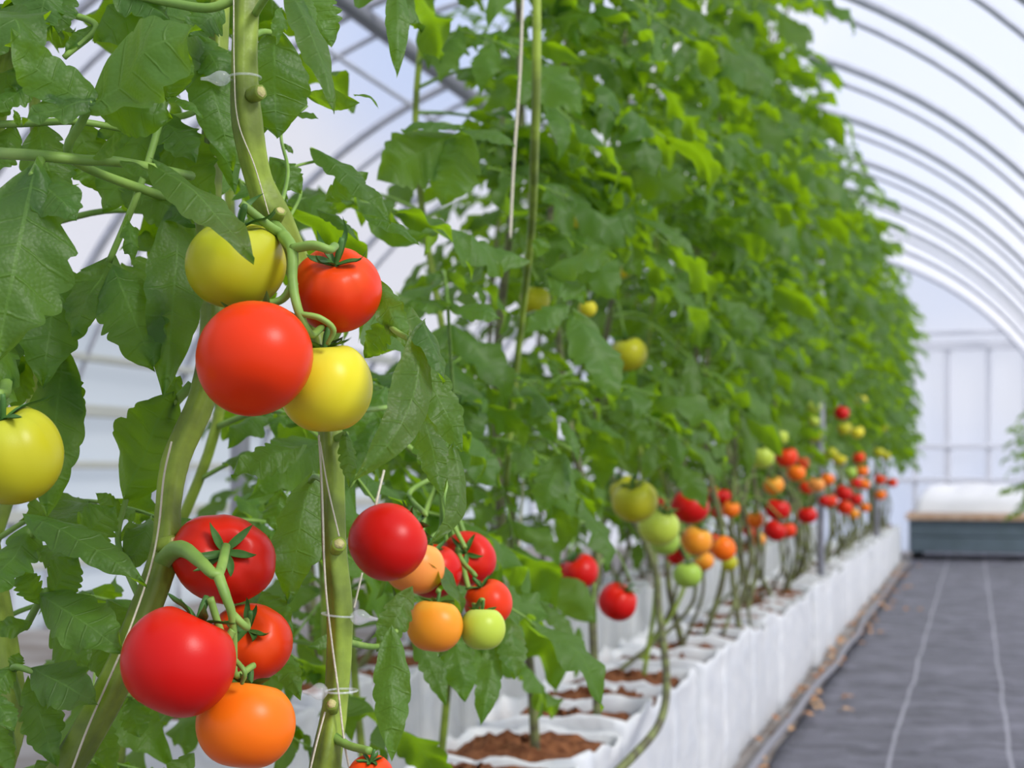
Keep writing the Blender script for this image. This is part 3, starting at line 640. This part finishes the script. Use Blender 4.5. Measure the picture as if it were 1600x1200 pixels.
# trusses of the row: a stalk from the nearest stem to each fruit top, part of that plant
def nearest_plant(p):
    best = None
    for o, path, org in plants:
        i = int(np.argmin(np.linalg.norm(path - (p + np.array((0, 0, .03))), axis=1))); dd = np.linalg.norm(path[i] - p)
        if best is None or dd < best[0]: best = (dd, o, path[i], org)
    return best
for key, top in list(fruit_top.items()):
    if isinstance(key, tuple):
        dd, o, b, org = nearest_plant(top)
        if dd > .5: continue
        mpt = (b + top) / 2 + np.array((0, 0, .05)); path = smooth_path([b, mpt, top], 12)
        V, F = tube(path - org, [.003, .0022, .002], 6); build('truss_stalk', [(V, F, None, 0)], o, ['petiole'])

# ------------------------------------------------------------------ the front plants
def hero_plant(px, py, d, label):
    return empty('tomato_plant', P(px, py, d), label, 'tomato plant', 'front tomato plants')
PB = hero_plant(258, 860, 1.1, 'front tomato plant with thick leaning stem carrying the lower truss')
PC = hero_plant(517, 760, 1.12, 'front tomato plant with thick upright stem carrying the upper truss')
PL = hero_plant(10, 1000, 1.1, 'front tomato plant at the left edge carrying the greenish yellow fruit')
def wpath(pp): return [P(*p) for p in pp]
def part(name, parent, parts, mats):
    org = np.asarray(parent.location) if parent.parent is None else np.zeros(3)
    return build(name, [(np.asarray(V) - org, F, UV, m) for V, F, UV, m in parts], parent, mats)
def hstem(parent, pts, rads, mat='stem', name='stem', n=110, ridge=.16):
    path = smooth_path(wpath(pts), n); V, F = tube(path, rads, 20, ridge, 4, 3, .010); part(name, parent, [(V, F, None, 0)], [mat]); return path
SB = hstem(PB, [(-70, 2290, 1.3), (-60, 1420, 1.2), (60, 1255, 1.12), (110, 1190, 1.10), (180, 1065, 1.10), (228, 950, 1.12), (258, 862, 1.13), (263, 790, 1.14), (276, 715, 1.15), (318, 615, 1.16), (335, 500, 1.19), (325, 380, 1.21), (330, 250, 1.22), (340, 100, 1.24), (345, -60, 1.25)],
           [.010, .010, .0105, .0105, .0105, .0100, .0098, .0084, .0094, .0092, .0095, .009, .008, .007, .007])
SC_ = hstem(PC, [(498, 2330, 1.27), (500, 1560, 1.2), (505, 1300, 1.14), (508, 1200, 1.12), (525, 1090, 1.13), (531, 960, 1.13), (522, 850, 1.13), (517, 690, 1.14), (505, 560, 1.17), (470, 430, 1.17), (432, 345, 1.13), (404, 280, 1.12), (386, 190, 1.11), (382, 90, 1.11), (388, -60, 1.12)],
            [.0115, .0115, .0108, .0102, .0078, .0084, .0080, .0080, .0085, .009, .0110, .0088, .0102, .0085, .0085])
SL = hstem(PL, [(-80, 2290, 1.3), (-60, 1400, 1.2), (-8, 1215, 1.15), (18, 1120, 1.16), (8, 1000, 1.19), (-25, 800, 1.2), (-35, 600, 1.2), (-30, 400, 1.2), (0, 150, 1.22), (60, -60, 1.22)], [.012, .011, .010, .009, .008, .008, .0075, .007, .006])
# cut scars where leaves were taken off
def scar(parent, px, py, d, axis, r):
    c = P(px, py, d); a = CV(*axis); path = smooth_path([c - a * r * 1.4, c, c + a * r * .9], 8); V, F = tube(path, [r * .9, r * 1.0, r * 1.05, r * .95], 12, .05)
    pv, pf = tube(np.array([c + a * r * .88, c + a * r * .96]), r * .7, 12, .08); part('cut_scar', parent, [(V, F, None, 0), (pv, pf, None, 1)], ['stem', 'scar'])
scar(PC, 401, 146, 1.098, (.75, .1, .65), .0055); scar(PC, 528, 853, 1.115, (.3, .35, .88), .0055); scar(PC, 519, 1103, 1.115, (.0, .5, .85), .0048); scar(PC, 436, 335, 1.115, (.4, .6, .7), .0045)
scar(PB, 262, 850, 1.12, (.9, .2, .3), .006)
# truss stalks of the front fruit
def stalk(parent, pts, rads, name='truss_stalk'):
    path = smooth_path([P(*p) if not isinstance(p, np.ndarray) else p for p in pts], 24); V, F = tube(path, rads, 10, .06, 3, 2, .02); part(name, parent, [(V, F, None, 0)], ['petiole'])
stalk(PC, [(428, 350, 1.12), (445, 372, 1.08), (457, 392, 1.06), (457, 440, 1.055), (466, 485, 1.05), (485, 522, 1.06), fruit_top['T4']], [.0042, .0048, .0036, .0032, .0028, .0025])
stalk(PC, [(457, 388, 1.06), (490, 383, 1.05), (515, 390, 1.05), fruit_top['T2']], [.0034, .0034, .003, .003])
stalk(PC, [(440, 366, 1.09), (420, 352, 1.08), fruit_top['T1']], [.004, .0032, .003])
stalk(PC, [(460, 440, 1.055), (440, 468, 1.06), fruit_top['T3']], [.0034, .0028, .0028])
stalk(PC, [(468, 490, 1.05), (500, 497, 1.05), (521, 515, 1.055), (512, 538, 1.06)], [.002, .0022, .0022, .0015])
stalk(PB, [(252, 880, 1.13), (270, 860, 1.105), (290, 860, 1.085), (315, 880, 1.06), (340, 898, 1.05), fruit_top['T6']], [.007, .0066, .0058, .0044, .0036, .0032])
stalk(PB, [(338, 892, 1.052), (352, 930, 1.045), (363, 965, 1.05), (365, 1015, 1.06), (368, 1055, 1.065), fruit_top['T9']], [.0042, .0036, .003, .0026, .0024, .0024])
stalk(PB, [(363, 960, 1.05), (385, 980, 1.06), fruit_top['T8']], [.003, .0026, .0028])
stalk(PB, [(364, 985, 1.052), (350, 998, 1.05), fruit_top['T7']], [.003, .0026, .0026])
stalk(PB, [(366, 1030, 1.05), (382, 1050, 1.045), (378, 1068, 1.05)], [.002, .0018, .0014])
stalk(PL, [(10, 560, 1.19), (8, 610, 1.08), fruit_top['T5']], [.005, .0045, .004])
stalk(PC, [(520, 1150, 1.12), (545, 1165, 1.11), fruit_top['T10']], [.004, .003, .003])
for k_, a in (('E1', (640, 770, 1.55)), ('E2', (665, 800, 1.55)), ('E3', (690, 820, 1.55)), ('E4', (700, 800, 1.52)), ('E5', (715, 860, 1.50)), ('E6', (700, 890, 1.48)), ('E7', (735, 930, 1.46)), ('E8', (770, 950, 1.6))):
    stalk(PC, [(690, 740, 1.6), a, fruit_top[k_]], [.003, .0026, .0024])
stalk(PC, [(505, 560, 1.17), (560, 640, 1.5), (640, 700, 1.6), (690, 742, 1.6)], [.005, .0045, .0036, .003])

def hleaf(parent, petiole, leaflets, bright=False, pr=(.003, .0022)):
    """petiole: photo points with depth; leaflet: (base, tip, half width px, normal, extras)"""
    if petiole:
        path = smooth_path(wpath(petiole), 24); V, F = tube(path, [pr[0], pr[1]], 8)
    else:
        b = leaflets[0][0]; c = P(*b); V, F = tube(np.array([c - .02 * FW * -1 - .008 * UP, c]), .0016, 6)
    lf = part('leaf', parent, [(V, F, None, 0)], ['petiole'])
    for q, (b, tp, hw, nr, kw) in enumerate(leaflets):
        B, Tp = P(*b), P(*tp); L = np.linalg.norm(Tp - B); R = frame_from(Tp - B, CV(*nr)); kw = dict(kw); br = kw.pop('br', bright)
        sd_ = int(b[0] * 3 + tp[1] * 5) % 9973
        a = dict(nt=6, rpt=6, m=6, seed=sd_, fold=.18, bulge=.05, wave=.12, quilt=.055, tipc=.2, twist=0, depth=.24); a.update(kw)
        V, F, UV = leaflet(L, hw * b[2] / FPX, **a); V = V @ R.T + B
        o = build('leaflet', [(V - np.asarray(parent.location), F, UV, 0)], None, ['leaf_bright' if br else 'leaf']); o.parent = lf
    return lf
n0 = (.25, .45, .85)
# upper left
hleaf(PB, [(330, 330, 1.2), (235, 300, 1.15), (112, 248, 1.08), (128, 190, 1.06), (147, 160, 1.05)], [
    ((144, 166, 1.05), (308, 40, 1.02), 88, (.1, .55, .8), dict(fold=.14, bulge=.06, depth=.12)),
    ((150, 160, 1.05), (18, 40, 1.03), 40, (-.3, .5, .8), dict(fold=.1, bulge=-.1, depth=.12, side=.12)),
    ((145, 160, 1.05), (34, 186, 1.03), 36, (-.1, .6, .75), dict(fold=.1, depth=.1)),
    ((152, 162, 1.06), (270, 185, 1.07), 42, (.2, -.2, .9), dict(depth=.12)),
    ((262, 152, 1.05), (288, 68, 1.03), 28, (.4, .3, .85), dict(depth=.1, br=True)),
    ((262, 150, 1.05), (318, 182, 1.03), 13, (.2, .8, .5), dict(depth=.05))], pr=(.004, .0028))
hleaf(PL, [(-30, 238, 1.1), (60, 243, 1.06), (130, 250, 1.07), (192, 254, 1.08), (300, 275, 1.15)], [
    ((52, 272, 1.04), (-6, 560, .99), 92, (.35, .25, .9), dict(fold=.1, bulge=.03, depth=.3, wave=.15)),
    ((150, 245, 1.06), (204, 212, 1.05), 22, (0, .5, .85), dict(depth=.05, fold=.05)),
    ((192, 254, 1.07), (248, 284, 1.06), 17, (.1, .8, .5), dict(depth=.05)),
    ((52, 275, 1.05), (118, 340, 1.02), 42, (.2, .4, .85), dict(depth=.2))], pr=(.0042, .0034))
hleaf(PL, [(66, 246, 1.06), (58, 262, 1.05), (50, 276, 1.04)], [((20, 300, 1.06), (-60, 420, 1.02), 50, (-.2, .4, .85), {})], pr=(.0034, .003))
hleaf(PB, [(262, 140, 1.16), (240, 225, 1.15), (212, 310, 1.14), (170, 410, 1.14)], [
    ((246, 264, 1.05), (398, 402, 1.005), 40, (.15, .75, .65), dict(fold=.3, bulge=.07, depth=.1, quilt=.08, tipc=.1)),
    ((280, 335, 1.16), (257, 614, 1.10), 46, (.35, .05, .9), dict(fold=.15, quilt=.085, depth=.1)),
    ((180, 425, 1.14), (240, 574, 1.10), 56, (.1, .25, .9), dict(depth=.22)),
    ((172, 405, 1.15), (112, 525, 1.12), 46, (-.2, .2, .9), dict(depth=.22)),
    ((195, 300, 1.17), (305, 350, 1.15), 36, (.1, .6, .7), {}),
    ((200, 345, 1.1), (206, 412, 1.08), 14, (.4, .2, .8), dict(wave=.6, br=True))], pr=(.003, .0024))
hleaf(PL, [(30, 380, 1.2), (70, 420, 1.17), (92, 425, 1.16)], [((92, 425, 1.16), (66, 602, 1.12), 50, (.1, .2, .95), dict(depth=.12)), ((60, 470, 1.18), (-10, 590, 1.15), 40, (-.1, .2, .9), {}), ((20, 510, 1.2), (25, 600, 1.18), 22, (0, .3, .9), {})])
hleaf(PB, [(330, 160, 1.22), (290, 180, 1.2), (245, 185, 1.19)], [((250, 180, 1.18), (305, 248, 1.15), 36, (.2, .4, .85), dict(br=True)), ((245, 192, 1.2), (332, 318, 1.18), 52, (.1, -.1, .95), dict(br=True)), ((240, 195, 1.2), (160, 330, 1.18), 55, (-.2, .1, .9), {}), ((235, 180, 1.22), (150, 215, 1.2), 30, (0, .5, .8), {})])
hleaf(PC, [(388, 40, 1.13), (420, -8, 1.08), (455, -14, 1.05)], [((455, -14, 1.05), (526, 168, 1.00), 25, (.45, .25, .85), dict(fold=.35, quilt=.085, depth=.12, bulge=.03)), ((440, 20, 1.1), (432, 62, 1.08), 14, (.2, .3, .9), dict(br=True, wave=.5)), ((470, -10, 1.06), (492, 42, 1.04), 14, (.4, .2, .9), {})])
hleaf(PC, [(388, 60, 1.14), (410, 50, 1.17), (428, 52, 1.18)], [((428, 55, 1.18), (432, 214, 1.18), 56, (.1, -.1, .97), dict(depth=.1, fold=.05)), ((470, -20, 1.2), (517, 72, 1.2), 42, (.1, -.1, .97), dict(br=True)), ((400, 150, 1.2), (408, 214, 1.2), 26, (0, -.1, .97), dict(br=True))])
hleaf(PB, [(340, 40, 1.24), (320, 50, 1.2), (310, 62, 1.19)], [((306, 60, 1.18), (365, 265, 1.16), 40, (.3, .1, .9), dict(depth=.1)), ((310, 60, 1.18), (352, 130, 1.16), 34, (.2, .4, .85), {}), ((330, 120, 1.2), (368, 300, 1.19), 30, (.3, 0, .95), {})])
hleaf(PC, [(382, -10, 1.12), (330, 12, 1.12), (270, 5, 1.13), (200, -10, 1.14)], [((345, 15, 1.16), (295, 55, 1.14), 34, (.1, .3, .9), dict(br=True)), ((270, 2, 1.16), (145, 62, 1.15), 44, (0, .2, .95), dict(depth=.1)), ((170, -20, 1.15), (265, 30, 1.13), 34, (.1, .5, .8), {})], pr=(.004, .003))
hleaf(PL, [(60, -40, 1.2), (80, 10, 1.18), (150, 40, 1.17), (100, 90, 1.16)], [((80, -20, 1.17), (50, 60, 1.15), 34, (0, .3, .9), dict(br=True)), ((100, -20, 1.18), (90, 50, 1.16), 28, (.2, .3, .9), {}), ((30, 0, 1.18), (-20, 100, 1.15), 36, (-.1, .3, .9), {}), ((150, 40, 1.17), (100, 80, 1.16), 16, (0, .5, .8), {}), ((60, 80, 1.19), (30, 150, 1.18), 36, (0, .2, .95), {}), ((20, 110, 1.2), (-30, 190, 1.18), 36, (0, .2, .95), {}), ((60, 130, 1.19), (-10, 172, 1.17), 24, (0, .4, .9), {})])
hleaf(PL, [(-20, 195, 1.2), (40, 193, 1.18), (120, 190, 1.17), (200, 203, 1.19)], [((30, 195, 1.17), (22, 172, 1.16), 7, n0, {}), ((60, 200, 1.2), (90, 320, 1.18), 46, (.1, .2, .95), {}), ((20, 200, 1.2), (-10, 270, 1.19), 34, (0, .2, .95), {}), ((120, 195, 1.2), (165, 300, 1.2), 44, (.1, .1, .95), dict(br=True))], pr=(.003, .0025))
hleaf(PC, [(432, 345, 1.15), (450, 270, 1.25), (440, 205, 1.27), (480, 165, 1.28)], [((485, 150, 1.28), (560, 162, 1.26), 17, (0, -.5, .8), dict(depth=.05, br=True)), ((462, 178, 1.28), (497, 184, 1.27), 8, n0, dict(depth=0)), ((555, 150, 1.27), (592, 168, 1.26), 5, (0, .8, .4), dict(depth=0, bulge=.2)), ((445, 225, 1.28), (458, 240, 1.28), 6, n0, {}), ((425, 250, 1.27), (470, 300, 1.26), 26, (.1, .1, .95), dict(br=True))], pr=(.0018, .0012))
hleaf(PC, [(450, 345, 1.3), (470, 300, 1.32), (455, 265, 1.33), (500, 250, 1.34)], [((495, 238, 1.33), (612, 340, 1.28), 24, (.2, .6, .7), dict(fold=.25)), ((512, 310, 1.34), (575, 270, 1.33), 22, (0, -.2, .95), dict(br=True)), ((500, 330, 1.34), (560, 372, 1.32), 14, (.1, .8, .5), {}), ((575, 340, 1.33), (655, 378, 1.30), 15, (.1, .8, .5), dict(depth=.05)), ((440, 285, 1.33), (425, 330, 1.33), 18, n0, {})], pr=(.0016, .0012))
hleaf(PC, [(690, -40, 1.6), (640, -20, 1.4), (622, -25, 1.35)], [((620, -28, 1.33), (621, 117, 1.3), 19, (.2, .1, .97), dict(depth=.06, fold=.3))])
# right of the upper truss
hleaf(PC, [(505, 560, 1.17), (560, 470, 1.16), (592, 485, 1.13), (615, 515, 1.09), (640, 530, 1.06)], [
    ((654, 520, 1.05), (555, 748, 1.0), 34, (.45, .30, .85), dict(fold=.25, quilt=.10, depth=.08, side=.11)),
    ((645, 487, 1.06), (697, 594, 1.03), 24, (.6, .4, .7), dict(fold=.4, quilt=.085, depth=.1)),
    ((588, 445, 1.12), (640, 545, 1.08), 25, (-.3, .5, .8), dict(br=True, wave=.3)),
    ((655, 560, 1.07), (722, 705, 1.05), 32, (.2, .35, .9), dict(br=True, depth=.2, wave=.25)),
    ((706, 704, 1.05), (672, 850, 1.02), 19, (.55, .35, .75), dict(fold=.3, side=.17, depth=.04, quilt=.085)),
    ((662, 650, 1.18), (692, 776, 1.16), 26, (.1, .3, .9), {}), ((610, 500, 1.14), (570, 560, 1.16), 24, (0, .2, .95), dict(br=True))], pr=(.003, .002))
hleaf(PC, [(517, 690, 1.14), (535, 680, 1.13), (541, 678, 1.12)], [((540, 680, 1.12), (547, 758, 1.11), 16, (.3, .3, .9), dict(fold=.3))])
hleaf(PC, [(520, 760, 1.14), (495, 745, 1.2), (485, 752, 1.22)], [((486, 752, 1.22), (448, 940, 1.18), 44, (-.1, .15, .95), dict(depth=.16)), ((470, 700, 1.3), (360, 740, 1.28), 34, (0, .6, .7), {}), ((440, 770, 1.3), (430, 830, 1.3), 26, (0, .2, .9), dict(br=True))])
# lower left
hleaf(PB, [(225, 950, 1.14), (185, 850, 1.19), (198, 775, 1.2)], [((200, 772, 1.2), (268, 612, 1.18), 62, (-.1, .1, .97), dict(depth=.15, fold=.06)), ((192, 805, 1.2), (150, 770, 1.19), 16, n0, dict(br=True))])
hleaf(PB, [(300, 600, 1.19), (268, 640, 1.19), (262, 690, 1.19)], [((270, 600, 1.2), (254, 560, 1.19), 12, n0, {}), ((280, 590, 1.21), (262, 625, 1.2), 14, n0, {})], pr=(.004, .003))
hleaf(PL, [(0, 560, 1.2), (60, 545, 1.17), (95, 560, 1.16)], [((98, 560, 1.16), (72, 806, 1.13), 46, (.2, .15, .95), dict(depth=.15)), ((70, 560, 1.17), (126, 660, 1.15), 34, (.2, .2, .95), {}), ((40, 570, 1.19), (20, 640, 1.18), 24, n0, {})])
hleaf(PL, [(30, 900, 1.17), (45, 850, 1.13), (60, 820, 1.1)], [((52, 812, 1.1), (228, 908, 1.06), 34, (.1, .7, .7), dict(depth=.16)), ((50, 830, 1.12), (-20, 930, 1.08), 46, (-.2, .3, .9), {}), ((120, 850, 1.16), (180, 790, 1.17), 36, (0, .1, .95), {}), ((60, 860, 1.14), (120, 880, 1.12), 24, n0, {})])
hleaf(PL, [(40, 980, 1.16), (70, 925, 1.12), (72, 935, 1.10)], [((70, 935, 1.1), (192, 1015, 1.06), 48, (.1, .4, .9), dict(depth=.16)), ((78, 932, 1.11), (120, 870, 1.1), 34, (.1, .3, .9), {}), ((60, 940, 1.12), (30, 890, 1.12), 24, n0, {}), ((45, 975, 1.13), (-12, 985, 1.12), 20, (0, .5, .8), dict(depth=.05)), ((85, 985, 1.14), (138, 1045, 1.12), 34, (.1, .3, .9), {})])
hleaf(PL, [(35, 1100, 1.15), (20, 1045, 1.12), (55, 1050, 1.1)], [((55, 1048, 1.1), (148, 1096, 1.06), 44, (.1, .4, .9), dict(depth=.2)), ((50, 1070, 1.12), (85, 1192, 1.08), 36, (.1, .2, .95), {}), ((20, 1045, 1.12), (-20, 1085, 1.1), 24, n0, {}), ((20, 1050, 1.12), (30, 1020, 1.12), 14, n0, {})])
hleaf(PL, [(20, 1170, 1.14), (10, 1120, 1.12), (-10, 1110, 1.1)], [((-10, 1090, 1.1), (22, 1140, 1.08), 22, n0, {}), ((-20, 1120, 1.12), (20, 1210, 1.1), 22, n0, {}), ((60, 1190, 1.14), (90, 1230, 1.12), 22, n0, {})])
hleaf(PB, [(170, 1090, 1.12), (200, 1085, 1.16), (208, 1090, 1.17)], [((205, 1092, 1.17), (218, 1152, 1.16), 26, (0, .3, .9), {}), ((185, 1090, 1.18), (248, 1110, 1.18), 22, (0, .3, .9), {}), ((150, 1115, 1.15), (180, 1210, 1.13), 22, (.1, .3, .9), {}), ((150, 960, 1.2), (182, 1080, 1.18), 34, (.1, .3, .9), {}), ((170, 940, 1.22), (205, 990, 1.21), 20, n0, dict(br=True))])
hleaf(PB, [(258, 870, 1.15), (330, 935, 1.2), (395, 925, 1.2)], [((395, 925, 1.2), (456, 985, 1.17), 28, (.2, .4, .85), dict(br=True)), ((425, 1005, 1.2), (470, 1090, 1.17), 22, (.3, .3, .9), dict(br=True, depth=.25)), ((300, 1180, 1.2), (260, 1230, 1.18), 22, n0, {})])
# right of the upright stem, behind
hleaf(PC, [(525, 1000, 1.14), (590, 1010, 1.3), (620, 985, 1.32)], [((612, 995, 1.3), (612, 1188, 1.26), 30, (.1, .2, .95), dict(br=True, depth=.12)), ((640, 925, 1.34), (590, 1018, 1.32), 26, (.3, .3, .9), dict(quilt=.08)), ((560, 1000, 1.32), (480, 1010, 1.3), 16, n0, {})], pr=(.003, .002))
hleaf(PC, [(690, 742, 1.6), (730, 900, 1.62), (745, 1010, 1.6)], [((712, 1000, 1.58), (728, 1096, 1.56), 27, n0, dict(fold=.3, depth=.15)), ((772, 1010, 1.6), (752, 1132, 1.56), 22, (.2, .2, .9), dict(fold=.35, depth=.15)), ((650, 985, 1.58), (698, 1100, 1.55), 22, n0, dict(fold=.3)), ((795, 970, 1.6), (806, 1060, 1.58), 26, n0, {}), ((740, 985, 1.62), (690, 1050, 1.6), 28, n0, {})])
hleaf(PC, [(505, 640, 1.2), (575, 640, 1.4), (650, 630, 1.5)], [((600, 610, 1.48), (560, 690, 1.46), 30, n0, {}), ((655, 640, 1.5), (690, 760, 1.47), 30, (.1, .2, .95), dict(br=True)), ((590, 660, 1.45), (555, 740, 1.42), 22, n0, {})])
# pointed leaves of the first aisle plants that the photo shows clearly
def plant_leaf(i, lst, bright=False):
    o, path, org = plants[i]; c = P(*lst[0][0]); k = int(np.argmin(np.linalg.norm(path - c - np.array((0, 0, .05)), axis=1)))
    mpt = (path[k] + c) / 2 + np.array((0, 0, .03)); tv, tf = tube(smooth_path([path[k], mpt, c], 14) - org, [.0028, .002], 8)
    lf = build('leaf', [(tv, tf, None, 0)], o, ['petiole'])
    for b, tp, hw, nr, kw in lst:
        B, Tp = P(*b), P(*tp); R = frame_from(Tp - B, CV(*nr)); a = dict(nt=6, rpt=4, m=5, seed=int(b[0] + tp[1]) % 997, fold=.2, depth=.22); a.update(kw)
        V, F, UV = leaflet(np.linalg.norm(Tp - B), hw * b[2] / FPX, **a); ob = build('leaflet', [(V @ R.T + B - org, F, UV, 0)], None, ['leaf_bright' if bright else 'leaf']); ob.parent = lf
plant_leaf(5, [((898, 498, 2.1), (966, 622, 2.05), 42, (.3, .4, .85), {}), ((885, 480, 2.1), (820, 520, 2.08), 24, (.1, .6, .7), {})])
plant_leaf(4, [((820, 408, 1.9), (722, 402, 1.88), 28, (.1, .6, .75), {}), ((860, 425, 1.95), (962, 398, 1.92), 34, (.1, .6, .75), {}), ((860, 430, 1.95), (915, 470, 1.93), 30, (.1, .6, .75), {}), ((840, 400, 1.95), (850, 370, 1.95), 16, n0, {})])
plant_leaf(4, [((700, 480, 1.75), (632, 476, 1.73), 22, (.1, .7, .7), {}), ((708, 482, 1.75), (782, 496, 1.73), 24, (.1, .7, .7), {}), ((740, 460, 1.75), (735, 440, 1.75), 12, n0, {})])
plant_leaf(4, [((720, 200, 1.85), (630, 200, 1.83), 20, (.0, .8, .6), {}), ((720, 205, 1.85), (805, 225, 1.83), 22, (.1, .8, .6), {}), ((700, 215, 1.86), (590, 280, 1.84), 50, (0, -.1, .95), {}), ((730, 210, 1.86), (690, 320, 1.86), 44, (0, -.1, .95), {})])
plant_leaf(5, [((880, 715, 2.2), (842, 800, 2.16), 30, (.1, .4, .85), {}), ((880, 660, 2.2), (905, 720, 2.17), 12, (.3, .4, .8), {}), ((885, 720, 2.2), (895, 815, 2.17), 10, (.4, .4, .8), {}), ((860, 655, 2.2), (800, 640, 2.2), 22, (.1, .6, .75), {})])
plant_leaf(6, [((926, 966, 2.85), (862, 902, 2.83), 30, (.1, .1, .95), dict(depth=.06)), ((836, 938, 2.7), (902, 1006, 2.66), 19, (.3, .5, .8), {}), ((905, 985, 2.8), (900, 1060, 2.78), 11, n0, {})])
plant_leaf(11, [((1163, 615, 4.3), (1172, 748, 4.25), 15, (.3, .5, .8), {}), ((1185, 600, 4.3), (1195, 690, 4.28), 13, n0, {}), ((1140, 600, 4.3), (1125, 680, 4.28), 14, n0, {})])
plant_leaf(7, [((1080, 560, 3.2), (1075, 660, 3.15), 17, (.2, .5, .8), {}), ((1040, 600, 3.2), (1062, 720, 3.15), 15, (.2, .5, .8), {}), ((1010, 620, 3.2), (985, 715, 3.15), 18, n0, {})])
plant_leaf(6, [((1000, 340, 2.5), (1090, 400, 2.46), 16, (.2, .8, .6), {}), ((985, 330, 2.5), (960, 375, 2.48), 26, (.2, .4, .8), {}), ((1010, 390, 2.5), (1055, 430, 2.47), 14, (.2, .6, .7), {})])

# ------------------------------------------------------------------ twines and clips
def twine(pts, r, label):
    V, F = tube(smooth_path([P(*p) for p in pts], 40), r, 6); tag(build('twine', [(V, F, None, 0)], None, ['twine']), label, 'twine', 'support twines')
twine([(268, 690, 1.128), (256, 745, 1.122), (247, 830, 1.118), (230, 905, 1.108), (190, 1015, 1.085), (140, 1130, 1.08), (108, 1215, 1.08)], .0008, 'pale twine running down the left side of the leaning stem')
twine([(498, 680, 1.125), (503, 760, 1.118), (508, 905, 1.116), (518, 1000, 1.116), (528, 1075, 1.114), (538, 1160, 1.114), (548, 1210, 1.116)], .0008, 'pale twine running down the left side of the upright stem')
twine([(500, 690, 1.118), (512, 760, 1.116), (530, 838, 1.113)], .0006, 'dark twine crossing the upright stem above its round cut scar')
twine([(508, 1112, 1.114), (495, 1160, 1.11), (482, 1215, 1.108)], .0008, 'short pale twine slanting down left from the foot of the upright stem')
twine([(365, -20, 1.105), (366, 110, 1.10), (372, 190, 1.098), (398, 260, 1.098), (420, 335, 1.105)], .0005, 'thin twine along the upper stem above the yellow green fruit')
twine([(600, 735, 1.36), (588, 785, 1.34), (585, 800, 1.35)], .0011, 'short pale twine above the largest red fruit right of the stem')
twine([(566, 895, 1.3), (553, 950, 1.3)], .0009, 'thin twine hanging above the clear clip right of the upright stem')
twine([(818, -40, 1.95), (812, 120, 1.95), (803, 250, 1.95), (797, 372, 1.95)], .0021, 'long white twine hanging in the foliage beside the tall stem')
twine([(818, 750, 2.5), (810, 860, 2.5), (802, 955, 2.5)], .0022, 'pale twine below the foliage left of the bare stems')
# the tall pale stem right of the long twine belongs to the fourth aisle plant
o_, pth, og = plants[4]
V, F = tube(smooth_path([P(*p) for p in [(838, -60, 2.0), (838, 120, 2.0), (834, 260, 2.05), (830, 360, 2.2), (815, 500, 2.35), (800, 640, 2.4), (790, 760, 2.4)]], 40) - og, [.0058, .006, .0052, .005], 12, .08)
build('stem', [(V, F, None, 0)], o_, ['stem'])
def clip(px, py, d, axis, label, L=.02):
    c = P(px, py, d); a = CV(*axis); tt = np.linspace(0, 1, 14); path = c + np.outer(tt * L, a)
    V, F = tube(path, [.0022, .0052, .0060, .0058, .0042, .0022, .0014, .0011], 12, .08, 4)
    o = empty('plant_clip', c, label, 'plant clip', 'clear plant clips'); part('clip_body', o, [(V, F, None, 0)], ['clip'])
    s = unit(np.cross(a, FW)); ring = np.array([c - a * .010 + .0115 * (math.cos(t) * a + math.sin(t) * -FW) for t in np.linspace(0, 2 * math.pi, 24)])
    V, F = tube(ring, .0009, 6, cap=False); part('clip_ring', o, [(V, F, None, 0)], ['clip'])
clip(360, 122, 1.10, (-1, -.05, .1), 'clear plastic clip on the upper stem below the leaf tip', .021)
clip(548, 963, 1.12, (1, -.1, .1), 'clear plastic clip right of the upright stem', .020)
clip(512, 1080, 1.11, (-1, .0, .15), 'clear plastic clip left of the upright stem near its foot', .018)
